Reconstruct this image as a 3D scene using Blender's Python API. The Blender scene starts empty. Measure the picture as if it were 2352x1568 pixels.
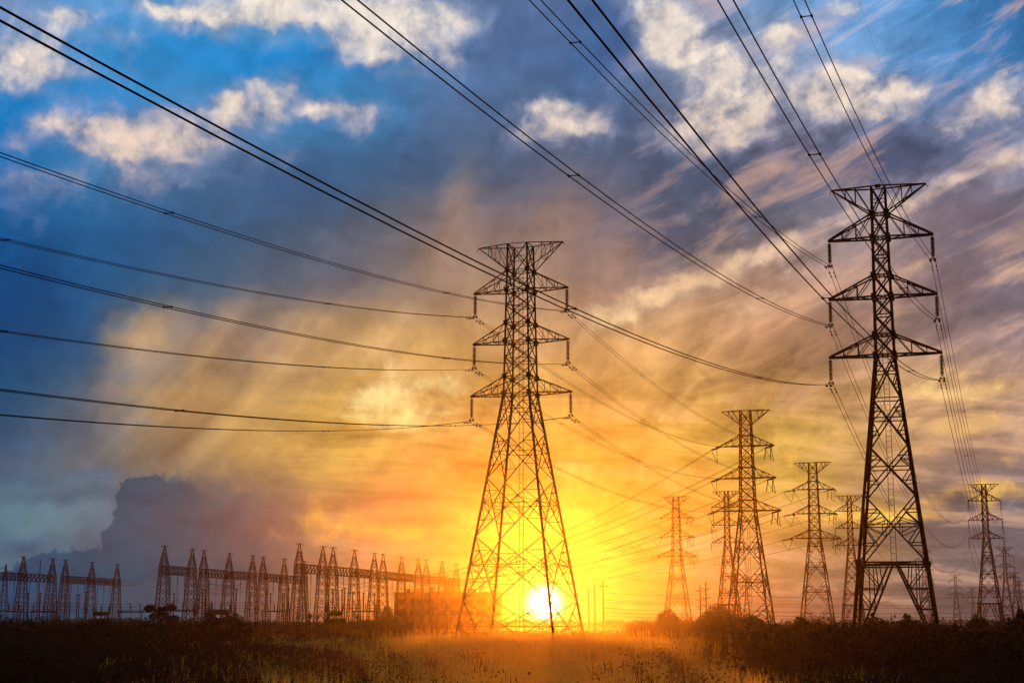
import bpy, bmesh, math, random
import numpy as np
from mathutils import Vector, Matrix
R = math.radians
rnd = random.Random(7)
sc = bpy.context.scene
COL = sc.collection

# ------------------------------------------------------------------ camera
VW, VH, HZ, CZ = 2352., 1568., 1425., 3.5      # photograph frame, its horizon row, eye height
FPX = 55. / 36. * VW
TH = math.atan((HZ - VH / 2) / FPX)
cam_d = bpy.data.cameras.new('camera'); cam = bpy.data.objects.new('camera', cam_d)
COL.objects.link(cam); sc.camera = cam
cam.location = (0, 0, CZ); cam.rotation_euler = (math.pi / 2 + TH, 0, 0)
cam_d.lens = 55; cam_d.sensor_width = 36; cam_d.clip_start = .1; cam_d.clip_end = 20000

def ray(px, py):
    """direction through a photograph pixel"""
    a = (px - VW / 2) / FPX; b = (VH / 2 - py) / FPX
    return Vector((a, math.cos(TH) - b * math.sin(TH), math.sin(TH) + b * math.cos(TH)))
def at(px, py, Y):
    d = ray(px, py); return Vector((0, 0, CZ)) + d * (Y / d.y)

SUN_AZ = math.degrees(math.atan2(1250 - VW / 2, FPX * 1.0)); SUN_EL = 1.5
# ------------------------------------------------------------------ render / view
sc.render.engine = 'CYCLES'
sc.view_settings.view_transform = 'Standard'; sc.view_settings.look = 'None'
sc.view_settings.exposure = 0; sc.view_settings.gamma = 1
sc.cycles.use_denoising = True
sc.cycles.max_bounces = 6; sc.cycles.volume_bounces = 0; sc.cycles.diffuse_bounces = 2
sc.cycles.glossy_bounces = 2; sc.cycles.transmission_bounces = 2

# ------------------------------------------------------------------ node helper
class NT:
    def __init__(s, t): s.t = t
    def new(s, ty, **k):
        n = s.t.nodes.new(ty)
        for a, b in k.items(): setattr(n, a, b)
        return n
    def _in(s, n, i, v):
        if hasattr(v, 'is_output'): s.t.links.new(v, n.inputs[i])
        else: n.inputs[i].default_value = v
    def m(s, op, a, b=0., c=0., clamp=False):
        n = s.new('ShaderNodeMath', operation=op); n.use_clamp = clamp
        s._in(n, 0, a); s._in(n, 1, b); s._in(n, 2, c); return n.outputs[0]
    def v(s, op, a, b=None, sc_=None, c=None):
        n = s.new('ShaderNodeVectorMath', operation=op); s._in(n, 0, a)
        if b is not None: s._in(n, 1, b)
        if c is not None: s._in(n, 2, c)
        if sc_ is not None: s._in(n, 3, sc_)
        return n.outputs[1] if op in ('DOT_PRODUCT', 'LENGTH', 'DISTANCE') else n.outputs[0]
    def xyz(s, x, y, z=0.):
        n = s.new('ShaderNodeCombineXYZ'); s._in(n, 0, x); s._in(n, 1, y); s._in(n, 2, z); return n.outputs[0]
    def sep(s, v):
        n = s.new('ShaderNodeSeparateXYZ'); s._in(n, 0, v); return n.outputs
    def mix(s, f, a, b):
        n = s.new('ShaderNodeMix', data_type='RGBA'); s._in(n, 0, f); s._in(n, 6, a); s._in(n, 7, b); return n.outputs[2]
    def mixf(s, f, a, b):
        n = s.new('ShaderNodeMix', data_type='FLOAT'); s._in(n, 0, f); s._in(n, 2, a); s._in(n, 3, b); return n.outputs[0]
    def smooth(s, x, a, b):
        n = s.new('ShaderNodeMapRange', interpolation_type='SMOOTHSTEP'); s._in(n, 0, x)
        n.inputs[1].default_value = a; n.inputs[2].default_value = b; return n.outputs[0]
    def noise(s, v, scale, detail=5., rough=.5, dist=0., dim='3D'):
        n = s.new('ShaderNodeTexNoise', noise_dimensions=dim); s._in(n, 'Vector', v)
        n.inputs['Scale'].default_value = scale; n.inputs['Detail'].default_value = detail
        n.inputs['Roughness'].default_value = rough; n.inputs['Distortion'].default_value = dist
        return n.outputs[0], n.outputs[1]
    def ramp(s, f, stops):
        n = s.new('ShaderNodeValToRGB'); s._in(n, 0, f); e = n.color_ramp.elements
        while len(e) < len(stops): e.new(1.)
        for k, (p, c) in enumerate(stops):
            e[k].position = p; e[k].color = tuple(c)
        return n.outputs[0], n.outputs[1]

def lin(c):
    c = np.asarray(c, float) / 255.
    return np.where(c <= .04045, c / 12.92, ((c + .055) / 1.055) ** 2.4)

# ------------------------------------------------------------------ the sky
# a table of cloud colours over azimuth and elevation (degrees), broken up by noise in the nodes
GX = np.arange(13) * 196.; GY = np.arange(12) * 130.
BASE = np.array([
 [(120,145,190),(85,150,208),(70,150,212),(150,170,198),(140,160,192),(115,138,178),(90,114,158),(80,105,150),(130,145,178),(110,150,198),(112,165,220),(80,145,205),(45,100,155)],
 [(85,140,195),(60,142,205),(40,135,200),(22,128,198),(45,132,196),(92,130,178),(85,115,158),(75,110,158),(118,135,165),(140,155,188),(120,165,213),(85,142,200),(60,125,185)],
 [(20,120,190),(45,130,195),(80,140,195),(70,135,188),(60,128,180),(65,115,165),(82,108,146),(72,102,143),(100,114,142),(122,128,152),(118,128,158),(100,128,172),(112,130,168)],
 [(30,112,178),(62,125,175),(80,118,160),(72,104,145),(58,100,142),(66,94,128),(84,96,122),(95,105,130),(76,92,120),(96,102,128),(92,98,124),(108,110,134),(135,135,158)],
 [(8,85,145),(30,96,150),(48,95,140),(56,90,124),(74,94,118),(112,108,114),(146,122,114),(120,108,118),(86,95,116),(108,108,122),(155,142,148),(138,120,130),(128,110,120)],
 [(5,70,125),(22,85,135),(52,90,124),(78,98,118),(108,108,118),(148,128,114),(186,152,124),(165,138,125),(190,160,134),(186,148,124),(168,138,128),(138,114,120),(118,108,118)],
 [(5,66,116),(30,82,125),(130,115,108),(165,133,105),(195,157,106),(212,168,102),(212,164,110),(226,176,115),(216,168,110),(203,153,110),(178,139,115),(158,130,120),(148,124,125)],
 [(18,76,116),(82,100,120),(185,147,102),(195,156,96),(212,173,96),(230,186,100),(222,174,92),(224,174,92),(220,174,92),(218,168,100),(212,163,110),(203,158,120),(193,154,125)],
 [(58,86,114),(96,104,112),(165,138,104),(195,157,93),(216,176,86),(225,180,82),(230,184,76),(234,189,76),(238,193,78),(242,202,90),(203,159,96),(164,130,106),(150,125,120)],
 [(80,120,138),(90,118,132),(84,90,104),(118,109,104),(168,146,98),(186,148,88),(228,179,72),(238,189,66),(234,189,76),(222,174,76),(186,152,82),(120,110,106),(104,109,120)],
 [(75,110,128),(70,98,115),(74,84,100),(100,95,100),(165,148,115),(214,166,92),(254,190,74),(252,200,90),(238,180,90),(188,148,90),(150,125,92),(112,106,102),(104,95,105)],
 [(45,66,90),(52,72,95),(78,78,90),(122,98,86),(176,116,66),(225,150,62),(250,190,80),(250,190,90),(226,150,80),(170,122,90),(118,100,86),(98,90,86),(84,75,80)],
], float)
# lit cloud heads: cx, cy, rx, ry, turn (degrees), strength
HEADS = [(110,425,110,36,8,.42),(350,425,130,40,0,.42),(60,330,70,34,0,.4),(470,330,60,30,0,.5),(560,360,90,30,0,.35),(1820,650,120,26,-22,.45),(2120,880,150,22,-8,.5),(2260,905,110,22,-8,.5),(2180,990,120,18,-10,.45),(2060,640,100,24,-20,.35),(1700,720,140,26,-18,.4),(1480,760,100,26,-10,.4),(2300,1130,90,12,-8,.5),
 (930,60,150,70,0,.8),(880,130,90,36,15,.75),(1020,130,70,40,0,.5),(1500,30,90,50,0,.7),(1560,110,110,60,20,.8),(1640,300,150,60,0,.7),(1730,190,110,60,0,.6),(2000,235,120,50,0,.9),(1850,300,110,30,0,.5),(2290,230,90,60,-30,.6),
 (600,1215,60,16,0,.3),(1330,1080,160,14,3,.7),(1180,1080,120,14,0,.5),(1420,1130,160,14,4,.7),(1350,1200,160,14,4,.6),(1560,1110,100,12,0,.5),(1130,1190,130,14,4,.5),(960,1060,120,16,4,.4),(820,1225,90,12,6,.6),
 (560,22,250,46,0,1),(450,40,80,40,0,.6),(800,34,130,46,0,.9),(1000,45,100,55,0,.55),(900,110,70,30,15,.55),(100,55,90,45,10,.55),
 (60,130,75,60,0,.85),(165,40,55,28,0,.6),(150,165,60,36,0,.6),(30,205,60,26,0,.5),(250,82,30,24,0,.7),(330,100,34,36,-20,.55),(290,155,40,24,0,.35),
 (560,245,120,55,-22,.9),(430,300,100,40,-8,.6),(300,325,130,64,8,.75),(190,300,120,42,8,.75),(380,285,90,36,0,.6),(640,215,40,30,0,.6),(720,245,42,24,-10,.8),(805,268,52,40,15,.7),
 (766,103,30,24,20,1),(850,120,40,28,10,.6),(240,170,30,20,0,.3),(290,360,60,26,0,.45),(470,395,50,28,0,.25),
 (1290,285,120,52,0,.75),(1340,250,60,30,0,.4),(1200,265,50,28,0,.35),(1215,320,60,24,0,.4),(1535,45,80,46,10,.7),(1600,115,95,55,25,.75),(1570,180,60,40,0,.3),
 (1660,245,110,62,-5,1),(1700,210,90,50,0,.8),(1760,170,60,40,0,.35),(1800,78,36,55,12,.85),(1770,40,40,30,0,.35),(1930,215,105,62,5,1),(1880,250,80,28,0,.75),(2070,195,70,26,-5,.55),
 (2230,262,120,44,-25,.5),(2310,195,60,55,-30,.55),(2200,300,60,26,-20,.4),(1945,18,40,18,-10,.8),(1910,20,24,14,0,.5),
 (1560,655,230,30,-20,.95),(1420,715,110,30,-15,.85),(1760,590,140,28,-24,.85),(1950,500,160,28,-27,.6),(2180,420,240,30,-27,.65),(1340,770,80,24,-20,.6),(2300,380,120,26,-27,.4),
 (1890,605,70,20,20,.3),(2000,560,40,16,10,.3),(2210,880,140,18,-8,.5),(2290,800,110,20,-15,.3),(2280,625,110,20,-25,.3),(2290,1045,40,24,0,.35),(2160,950,150,18,-10,.35),
 (905,820,60,14,8,1),(905,905,150,36,-18,1),(1010,885,70,36,0,1),(940,960,190,30,6,1),(1040,960,60,16,10,.7),(850,940,80,30,-10,.45),
 (1590,890,62,26,-10,.7),(1500,945,50,22,20,.55),(1530,910,60,20,0,.35),(1450,1080,210,12,4,.55),(1340,1120,150,10,4,.5),(1400,1170,140,12,5,.55),(1180,1135,140,10,4,.35),
 (1790,1020,100,70,0,.55),(1870,1130,90,14,-4,.3),(2080,1165,220,12,-7,.8),(2280,1130,140,9,-8,.6),(720,1165,26,36,25,.6),(700,1190,20,20,0,.5),(780,1140,16,30,20,.4),(860,1205,110,9,8,.5),(950,1215,120,9,8,.5),
 (1240,1225,140,10,5,.5),(1130,1240,100,10,5,.45),(1440,1225,90,10,0,.45),(1290,1180,120,10,5,.5),
 (60,470,50,36,30,.28),(115,545,46,22,35,.3),(40,1000,90,20,5,.25),(200,1090,60,6,8,.4),(250,1112,30,8,10,.45)]
# darker cloud bodies laid over the table: cx, cy, rx, ry, turn, strength, colour
DARKS = [(110,1190,120,44,8,.6,(92,140,156)),(60,1235,60,16,0,.4,(96,146,150)),(120,1120,120,16,8,.5,(48,92,122)),(1150,655,90,60,0,.5,(196,160,126)),(1190,790,80,50,0,.5,(222,174,120)),(1960,650,90,70,-20,.4,(178,148,136)),(1180,910,90,50,0,.5,(232,186,100)),(1960,790,80,50,0,.5,(196,154,126)),(1764,1040,110,70,0,.7,(252,214,104)),
 (1180,90,110,110,0,.5,(72,98,142)),(1400,60,60,110,0,.5,(56,92,146)),(1040,260,90,70,0,.45,(96,112,146)),(1480,330,70,90,-20,.5,(72,88,120)),(1800,300,70,90,-15,.5,(98,98,122)),(2060,360,200,40,-22,.6,(70,80,112)),(640,440,130,60,10,.5,(48,86,128)),(300,560,160,70,0,.45,(22,82,134)),(800,600,90,60,0,.4,(86,98,116)),(60,640,90,120,0,.4,(0,62,118)),
 (1050,480,46,120,8,.6,(178,140,118)),(1010,590,60,60,10,.4,(176,140,116)),(1290,520,44,110,14,.5,(176,138,116)),(1430,590,60,50,-10,.45,(186,142,118)),(1180,520,30,110,5,.4,(120,106,112)),
 (330,770,70,56,-35,.7,(214,164,108)),(470,800,60,30,-40,.5,(206,160,104)),(560,720,50,40,-40,.5,(196,152,112)),(420,900,120,50,-10,.5,(212,164,104)),(250,900,60,40,-20,.4,(150,124,110)),
 (700,820,70,26,-30,.4,(232,184,112)),(740,960,70,44,0,.4,(228,180,84)),(860,760,60,40,0,.4,(214,168,108)),(1640,760,90,50,-10,.5,(226,170,118)),(1480,800,80,50,0,.4,(236,184,112)),
 (1560,560,110,40,-25,.55,(82,92,118)),(1700,480,150,50,-25,.5,(78,88,112)),(1180,420,60,60,0,.4,(86,98,128)),(930,380,70,70,0,.4,(60,92,130)),(1780,700,120,60,-15,.4,(206,152,122)),
 (2080,700,150,60,-20,.45,(150,124,122)),(1950,760,120,40,-20,.4,(196,146,116)),(2230,560,110,40,-20,.5,(112,104,120)),(2250,1010,100,26,-12,.4,(196,152,110)),(2200,1080,150,24,-8,.5,(132,112,112)),(2080,1000,110,30,-10,.4,(214,164,100)),
 (840,1150,150,34,-4,.55,(168,124,88)),(960,1180,110,26,5,.5,(190,138,80)),(1010,1050,120,40,0,.4,(186,142,84)),(640,690,120,50,-35,.35,(96,104,118)),
 (560,840,26,70,35,.35,(120,112,112)),(690,870,40,60,35,.4,(160,132,106)),(380,850,24,60,40,.35,(92,100,118)),(1700,830,50,90,10,.3,(196,148,112)),
 (1740,1060,60,20,0,.35,(206,160,80)),(2160,1215,160,26,-4,.55,(98,92,98)),(2140,1130,130,30,-10,.25,(140,112,100)),(1650,380,170,56,25,.35,(66,88,116)),
 (1830,330,90,50,20,.45,(104,106,126)),(2080,330,160,36,-25,.45,(84,92,122)),(2300,320,70,30,-25,.35,(100,104,134)),(1380,130,60,90,25,.4,(62,98,150)),
 (740,420,120,70,0,.35,(58,92,132)),(1100,330,100,80,0,.3,(74,98,134)),(2300,500,90,40,-25,.4,(124,112,126)),(2260,690,130,36,-25,.35,(118,106,120)),
 (170,1130,130,24,6,.45,(66,96,118)),(40,1250,50,14,0,.5,(30,70,108)),(90,1275,90,10,0,.45,(40,78,110)),(1900,1250,120,20,0,.3,(160,130,84)),
 (520,330,100,18,10,.4,(110,120,150)),(2110,1090,120,26,-6,.35,(150,120,104)),(1480,1180,90,14,0,.3,(220,160,66)),(930,1130,120,16,4,.35,(196,146,80))]
AZ0, AZ1, EL0, EL1 = -20., 20., -1.2, 24.0
NC, NR = 64, 42
def table():
    az = np.radians(np.linspace(AZ0, AZ1, NC))[None, :]; el = np.radians(np.linspace(EL0, EL1, NR))[:, None]
    dx = np.sin(az) * np.cos(el); dy = np.cos(az) * np.cos(el); dz = np.sin(el) + 0 * az
    d = dy * math.cos(TH) + dz * math.sin(TH); u = -dy * math.sin(TH) + dz * math.cos(TH)
    px = VW / 2 + FPX * dx / d; py = VH / 2 - FPX * u / d
    fx = np.clip(px / 196., 0, 11.999); fy = np.clip(py / 130., 0, 10.999)
    ix = fx.astype(int); iy = fy.astype(int); fx = (fx - ix)[..., None]; fy = (fy - iy)[..., None]
    fx = fx * fx * (3 - 2 * fx) * .4 + fx * .6; fy = fy * fy * (3 - 2 * fy) * .4 + fy * .6
    c = (BASE[iy, ix] * (1 - fx) + BASE[iy, ix + 1] * fx) * (1 - fy) + (BASE[iy + 1, ix] * (1 - fx) + BASE[iy + 1, ix + 1] * fx) * fy
    def g(cx, cy, rx, ry, t):
        a = math.radians(t); X = px - cx; Y = py - cy
        p = (X * math.cos(a) + Y * math.sin(a)) / max(rx, 26); q = (-X * math.sin(a) + Y * math.cos(a)) / max(ry, 20)
        return np.exp(-.9 * (p * p + q * q) ** 1.3)
    for cx, cy, rx, ry, t, s, k in DARKS:
        w = (g(cx, cy, rx, ry, t) * s)[..., None]; c = c * (1 - w) + np.array(k, float) * w
    hgt = np.zeros(px.shape)
    for cx, cy, rx, ry, t, s in HEADS:
        hgt = np.maximum(hgt, s * g(cx, cy, rx, ry, t)) + .25 * np.minimum(hgt, s * g(cx, cy, rx, ry, t))
    return lin(c), np.clip(hgt, 0, 1)

def build_sky():
    w = bpy.data.worlds.new('World'); w.use_nodes = True
    T = NT(w.node_tree); w.node_tree.nodes.clear()
    tc = T.new('ShaderNodeTexCoord'); D = T.v('NORMALIZE', tc.outputs['Generated'])
    x, y, z = T.sep(D)
    az = T.m('MULTIPLY', T.m('ARCTAN2', x, y), 180 / math.pi)
    el = T.m('MULTIPLY', T.m('ARCSINE', z), 180 / math.pi)
    P = T.xyz(az, el)
    # ragged edges: two sizes of turbulence push the table about
    _, n1 = T.noise(P, .45, 7., .58, 0.)
    off = T.v('MULTIPLY', T.v('SUBTRACT', n1, (.5, .5, .5)), (2.6, 1.7, 0))
    Q = T.v('ADD', P, off)
    qx, qy, _z = T.sep(Q)
    fx = T.m('DIVIDE', T.m('SUBTRACT', qx, AZ0), AZ1 - AZ0, clamp=True)
    fy = T.m('MULTIPLY', T.m('DIVIDE', T.m('SUBTRACT', qy, EL0), EL1 - EL0, clamp=True), NR - 1.)
    col, hg = table()
    fl = T.m('MULTIPLY', fx, (NC - 1.) / (NC / 2 - .5), clamp=True)
    half = NC // 2
    sel = T.m('GREATER_THAN', fx, .5)
    f0 = T.m('MULTIPLY', fx, 2., clamp=True); f1 = T.m('SUBTRACT', T.m('MULTIPLY', fx, 2.), 1., clamp=True)
    C = A = None
    for r in range(NR):
        xs = np.linspace(0, 1, NC)
        def stops(lo, hi):
            out = []
            for k in range(half):
                p = lo + (hi - lo) * k / (half - 1.)
                c = [np.interp(p, xs, col[r, :, j]) for j in range(3)] + [np.interp(p, xs, hg[r])]
                out.append((k / (half - 1.), c))
            return out
        g = bpy.data.node_groups.new('sky_row', 'ShaderNodeTree'); G = NT(g)
        for nm, io, ty in (('f0', 'INPUT', 'Float'), ('f1', 'INPUT', 'Float'), ('sel', 'INPUT', 'Float'), ('C', 'OUTPUT', 'Color'), ('A', 'OUTPUT', 'Float')):
            g.interface.new_socket(nm, in_out=io, socket_type='NodeSocket' + ty)
        gi = G.new('NodeGroupInput'); go = G.new('NodeGroupOutput')
        c0, a0 = G.ramp(gi.outputs[0], stops(0, .5)); c1, a1 = G.ramp(gi.outputs[1], stops(.5, 1.))
        g.links.new(G.mix(gi.outputs[2], c0, c1), go.inputs[0]); g.links.new(G.mixf(gi.outputs[2], a0, a1), go.inputs[1])
        gn = T.new('ShaderNodeGroup'); gn.node_tree = g
        T._in(gn, 0, f0); T._in(gn, 1, f1); T._in(gn, 2, sel); cc, aa = gn.outputs
        if C is None: C, A = cc, aa
        else:
            k = T.smooth(fy, r - 1., float(r)); C = T.mix(k, C, cc); A = T.mixf(k, A, aa)
    # cloud texture, and its relief towards the low sun
    PW = T.v('ADD', P, T.v('SCALE', off, sc_=.5))
    n2, _ = T.noise(PW, .62, 8., .55, .2)
    n2b, _ = T.noise(T.v('ADD', PW, (.10, -.42, 0)), .62, 6., .52, .2)
    rel = T.m('SUBTRACT', n2, n2b)
    n2 = T.m('SUBTRACT', n2, .5)
    # bands: level ones low down, rising to the right on the right hand side
    lev_, _ = T.noise(T.xyz(T.m('MULTIPLY', az, .22), T.m('ADD', T.m('MULTIPLY', el, 1.25), T.m('MULTIPLY', az, .06))), .85, 7., .62, .6)
    ris_, _ = T.noise(T.xyz(T.m('ADD', T.m('MULTIPLY', az, .28), T.m('MULTIPLY', el, .12)), T.m('ADD', T.m('MULTIPLY', el, .95), T.m('MULTIPLY', az, -.40))), .7, 7., .6, .5)
    lm = T.m('MULTIPLY', T.smooth(el, 10.5, 7.), T.smooth(az, -12., -5.)); rm = T.m('MULTIPLY', T.smooth(az, 1., 9.), T.smooth(el, 5., 8.))
    band = T.m('ADD', T.m('MULTIPLY', T.m('SUBTRACT', lev_, .5), lm), T.m('MULTIPLY', T.m('SUBTRACT', ris_, .5), T.m('MULTIPLY', rm, .9)))
    tex = T.m('ADD', T.m('MULTIPLY', n2, .9), T.m('MULTIPLY', band, .9))
    dens = T.m('ADD', A, T.m('MULTIPLY', tex, T.m('MULTIPLY_ADD', A, 1.1, .75)))
    fine, _ = T.noise(T.v('ADD', P, T.v('SCALE', off, sc_=.35)), 1.15, 8., .60, 0.)
    fine = T.m('SUBTRACT', fine, .5)
    dens = T.m('ADD', dens, T.m('MULTIPLY', fine, T.m('MULTIPLY_ADD', A, .9, .25)))
    veil = T.smooth(dens, .06, .60); core = T.m('MULTIPLY', T.smooth(dens, .30, 1.02), T.m('MULTIPLY_ADD', fine, .7, .88, True))
    crm, _ = T.ramp(T.m('DIVIDE', el, 24., clamp=True), [(0., (*lin((255, 210, 92)), 1)), (.20, (*lin((255, 216, 100)), 1)), (.34, (*lin((255, 232, 156)), 1)),
                    (.50, (*lin((252, 210, 166)), 1)), (.68, (*lin((232, 206, 188)), 1)), (.80, (*lin((244, 226, 208)), 1)), (1., (*lin((246, 234, 220)), 1))])
    vel, _ = T.ramp(T.m('DIVIDE', el, 24., clamp=True), [(0., (*lin((246, 176, 72)), 1)), (.30, (*lin((236, 184, 96)), 1)), (.50, (*lin((196, 160, 140)), 1)), (.68, (*lin((142, 146, 172)), 1)), (1., (*lin((150, 168, 200)), 1))])
    # away from the sun azimuth the lit cloud is cooler low down
    side = T.m('MULTIPLY', T.smooth(az, -8., -15.), T.smooth(el, 16., 12.))
    crm = T.mix(side, crm, (*lin((108, 160, 196)), 1)); vel = T.mix(side, vel, (*lin((70, 116, 156)), 1))
    gain = T.m('ADD', T.m('MULTIPLY_ADD', n2, .55, 1.), T.m('ADD', T.m('MULTIPLY', T.m('MULTIPLY', rel, T.m('MULTIPLY_ADD', A, .8, .45)), 1.), T.m('MULTIPLY', band, 2.1)))
    gain = T.m('MAXIMUM', gain, .35)
    C = T.v('SCALE', C, sc_=gain)
    C = T.mix(T.m('MULTIPLY', T.m('MULTIPLY', band, T.smooth(az, 2., 6.), 0.), 3.2, 0., True), C, (*lin((240, 186, 146)), 1))
    C = T.mix(T.m('MULTIPLY', veil, .62), C, T.v('SCALE', vel, sc_=T.m('MULTIPLY_ADD', rel, .9, .95)))
    C = T.mix(core, C, T.v('SCALE', crm, sc_=T.m('ADD', T.m('MULTIPLY_ADD', fine, .5, .97), T.m('MULTIPLY', rel, .6))))
    # rain streaks lit by the sun, leaning, in the middle of the sky
    fan = T.m('ARCTAN2', T.m('ADD', az, T.m('MULTIPLY_ADD', n2, 1.6, -1.0)), T.m('ADD', el, 3.))
    ns, _ = T.noise(T.xyz(T.m('MULTIPLY', fan, 4.2), T.m('MULTIPLY', el, .10), T.m('MULTIPLY', az, .03)), 1.6, 4., .55)
    sm = T.m('MULTIPLY', T.m('MULTIPLY', T.smooth(el, 17., 11.), T.smooth(el, 4.5, 8.)), T.smooth(az, -6., -2.))
    C = T.v('SCALE', C, sc_=T.m('MULTIPLY_ADD', T.m('MULTIPLY', T.m('SUBTRACT', ns, .5), sm), 1.5, 1.))
    ls, _ = T.noise(T.xyz(T.m('ADD', T.m('MULTIPLY', az, .72), T.m('MULTIPLY', el, -.62)), T.m('ADD', T.m('MULTIPLY', az, .09), T.m('MULTIPLY', el, .10))), .62, 4., .5, .3)
    lsm = T.m('MULTIPLY', T.m('MULTIPLY', T.smooth(el, 12.5, 10.5), T.smooth(el, 4.5, 6.5)), T.m('MULTIPLY', T.smooth(az, -2., -5.), T.smooth(az, -17., -14.)))
    C = T.v('SCALE', C, sc_=T.m('MULTIPLY_ADD', T.m('MULTIPLY', T.m('SUBTRACT', ls, .5), lsm), 1.7, 1.04))
    # heads of cumulus standing on the horizon: their height over azimuth is a ramp, their rim is noise
    prof = [(0,1312),(60,1290),(110,1265),(180,1266),(205,1262),(228,1262),(236,1222),(262,1180),(268,1120),(292,1098),(330,1092),(420,1086),(560,1096),(680,1130),(740,1200),(800,1300),(1050,1420),
            (1500,1420),(1545,1330),(1570,1322),(1605,1350),(1840,1370),(1856,1312),(1876,1300),(1892,1352),(1930,1350),(1985,1380),(2100,1390),(2200,1400),(2285,1330),(2330,1272),(2352,1280)]
    st = []
    for px, py in prof:
        d = ray(px, py).normalized(); a_ = math.degrees(math.atan2(d.x, d.y)); e_ = math.degrees(math.asin(d.z))
        st.append(((a_ - AZ0) / (AZ1 - AZ0), [max(e_, -1) / 8. + .2] * 3 + [1]))
    _, n3 = T.noise(P, 2.2, 6., .6); n3 = T.v('SUBTRACT', n3, (.5, .5, .5)); n3x, n3y, _z = T.sep(n3)
    fa = T.m('DIVIDE', T.m('SUBTRACT', T.m('MULTIPLY_ADD', n3x, .9, az), AZ0), AZ1 - AZ0, clamp=True)
    hv, _ = T.ramp(fa, st); hv = T.sep(hv)[0]
    top = T.m('MULTIPLY', T.m('SUBTRACT', hv, .2), 8.)
    wid = T.m('ADD', .09, T.m('MULTIPLY', T.m('MULTIPLY', T.smooth(az, -13., -9.5), T.smooth(az, 0., -3.)), 1.9))
    cm = T.smooth(T.m('DIVIDE', T.m('SUBTRACT', T.m('MULTIPLY_ADD', n3y, 1.1, top), el), wid), -.6, 1.1)
    ccol, ca = T.ramp(T.m('DIVIDE', T.m('SUBTRACT', az, AZ0), AZ1 - AZ0, clamp=True), [(0., (*lin((8, 60, 98)), .9)), (.10, (*lin((8, 74, 106)), .95)), (.20, (*lin((20, 80, 100)), .9)), (.27, (*lin((58, 80, 90)), .72)), (.33, (*lin((120, 108, 92)), .5)), (.37, (*lin((170, 130, 84)), .15)),
             (.40, (*lin((200, 150, 80)), 0)), (.60, (*lin((250, 180, 90)), .35)), (.70, (*lin((200, 140, 90)), .5)), (.80, (*lin((128, 100, 84)), .8)), (.9, (*lin((104, 90, 88)), .6)), (1., (*lin((84, 74, 86)), .85))])
    ccol = T.v('SCALE', ccol, sc_=T.m('ADD', T.m('MULTIPLY_ADD', n2, .45, 1.), T.m('MULTIPLY', rel, .8)))
    C = T.mix(T.m('MULTIPLY', cm, ca), C, ccol)
    # outside the part of the sky the photograph shows: plain dusk clouds over the physical sky
    nish = T.new('ShaderNodeTexSky', sky_type='NISHITA'); nish.sun_disc = False
    nish.sun_elevation = R(SUN_EL); nish.sun_rotation = R(SUN_AZ); nish.air_density = 1.; nish.dust_density = 2.
    out_ = T.m('MAXIMUM', T.smooth(T.m('ABSOLUTE', az), 21., 40.), T.smooth(el, 25., 45.))
    n4, _ = T.noise(D, 5., 8., .6)
    dusk = T.mix(T.smooth(n4, .42, .62), (*lin((38, 56, 84)), 1), (*lin((62, 66, 80)), 1))
    dusk = T.v('SCALE', dusk, sc_=T.smooth(y, -1.4, .9))
    C = T.mix(out_, C, dusk)
    # the sun itself and the bright air round it
    sd = ray(1250, 1385).normalized()
    ang = T.m('MULTIPLY', T.m('ARCCOSINE', T.m('MINIMUM', T.v('DOT_PRODUCT', D, tuple(sd)), 1.)), 180 / math.pi)
    disc = T.smooth(ang, .85, .12)
    h1 = T.m('EXPONENT', T.m('DIVIDE', ang, -.75)); h2 = T.m('EXPONENT', T.m('DIVIDE', ang, -2.2))
    C = T.v('SCALE', C, sc_=T.m('SUBTRACT', 1., T.m('MULTIPLY', T.m('EXPONENT', T.m('DIVIDE', ang, -7.)), SKY_DIP)))
    C = T.v('ADD', C, T.v('SCALE', (1., .93, .66), sc_=T.m('MULTIPLY', disc, 2.6)))
    C = T.v('ADD', C, T.v('SCALE', (1., .66, .20), sc_=T.m('MULTIPLY', h1, .8)))
    C = T.v('ADD', C, T.v('SCALE', (1., .45, .06), sc_=T.m('MULTIPLY', h2, .15)))
    b1 = T.new('ShaderNodeBackground'); T._in(b1, 0, nish.outputs[0]); T._in(b1, 1, T.m('MULTIPLY', out_, .05))
    b2 = T.new('ShaderNodeBackground'); T._in(b2, 0, C); b2.inputs[1].default_value = SKY_GAIN
    ad = T.new('ShaderNodeAddShader'); T.t.links.new(b1.outputs[0], ad.inputs[0]); T.t.links.new(b2.outputs[0], ad.inputs[1])
    o = T.new('ShaderNodeOutputWorld'); T.t.links.new(ad.outputs[0], o.inputs[0])
    sc.world = w
    w.cycles.sampling_method = 'MANUAL'; w.cycles.sample_map_resolution = 512
SKY_GAIN = 1.0; SKY_DIP = .8
build_sky()

# ------------------------------------------------------------------ the sun
sl = bpy.data.lights.new('sun', 'SUN'); sun = bpy.data.objects.new('sun', sl); COL.objects.link(sun)
sl.energy = 5.; sl.angle = R(.6); sl.color = (1., .215, .008)
sdir = Vector((math.sin(R(SUN_AZ)) * math.cos(R(SUN_EL)), math.cos(R(SUN_AZ)) * math.cos(R(SUN_EL)), math.sin(R(SUN_EL))))
sun.rotation_euler = sdir.to_track_quat('Z', 'Y').to_euler(); sun.location = (0, 0, 80)
HAZE_D = 5.6e-5; HAZE_G = .942
GROUND_ROUGH = .95; GROUND_SPEC = .05

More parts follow.
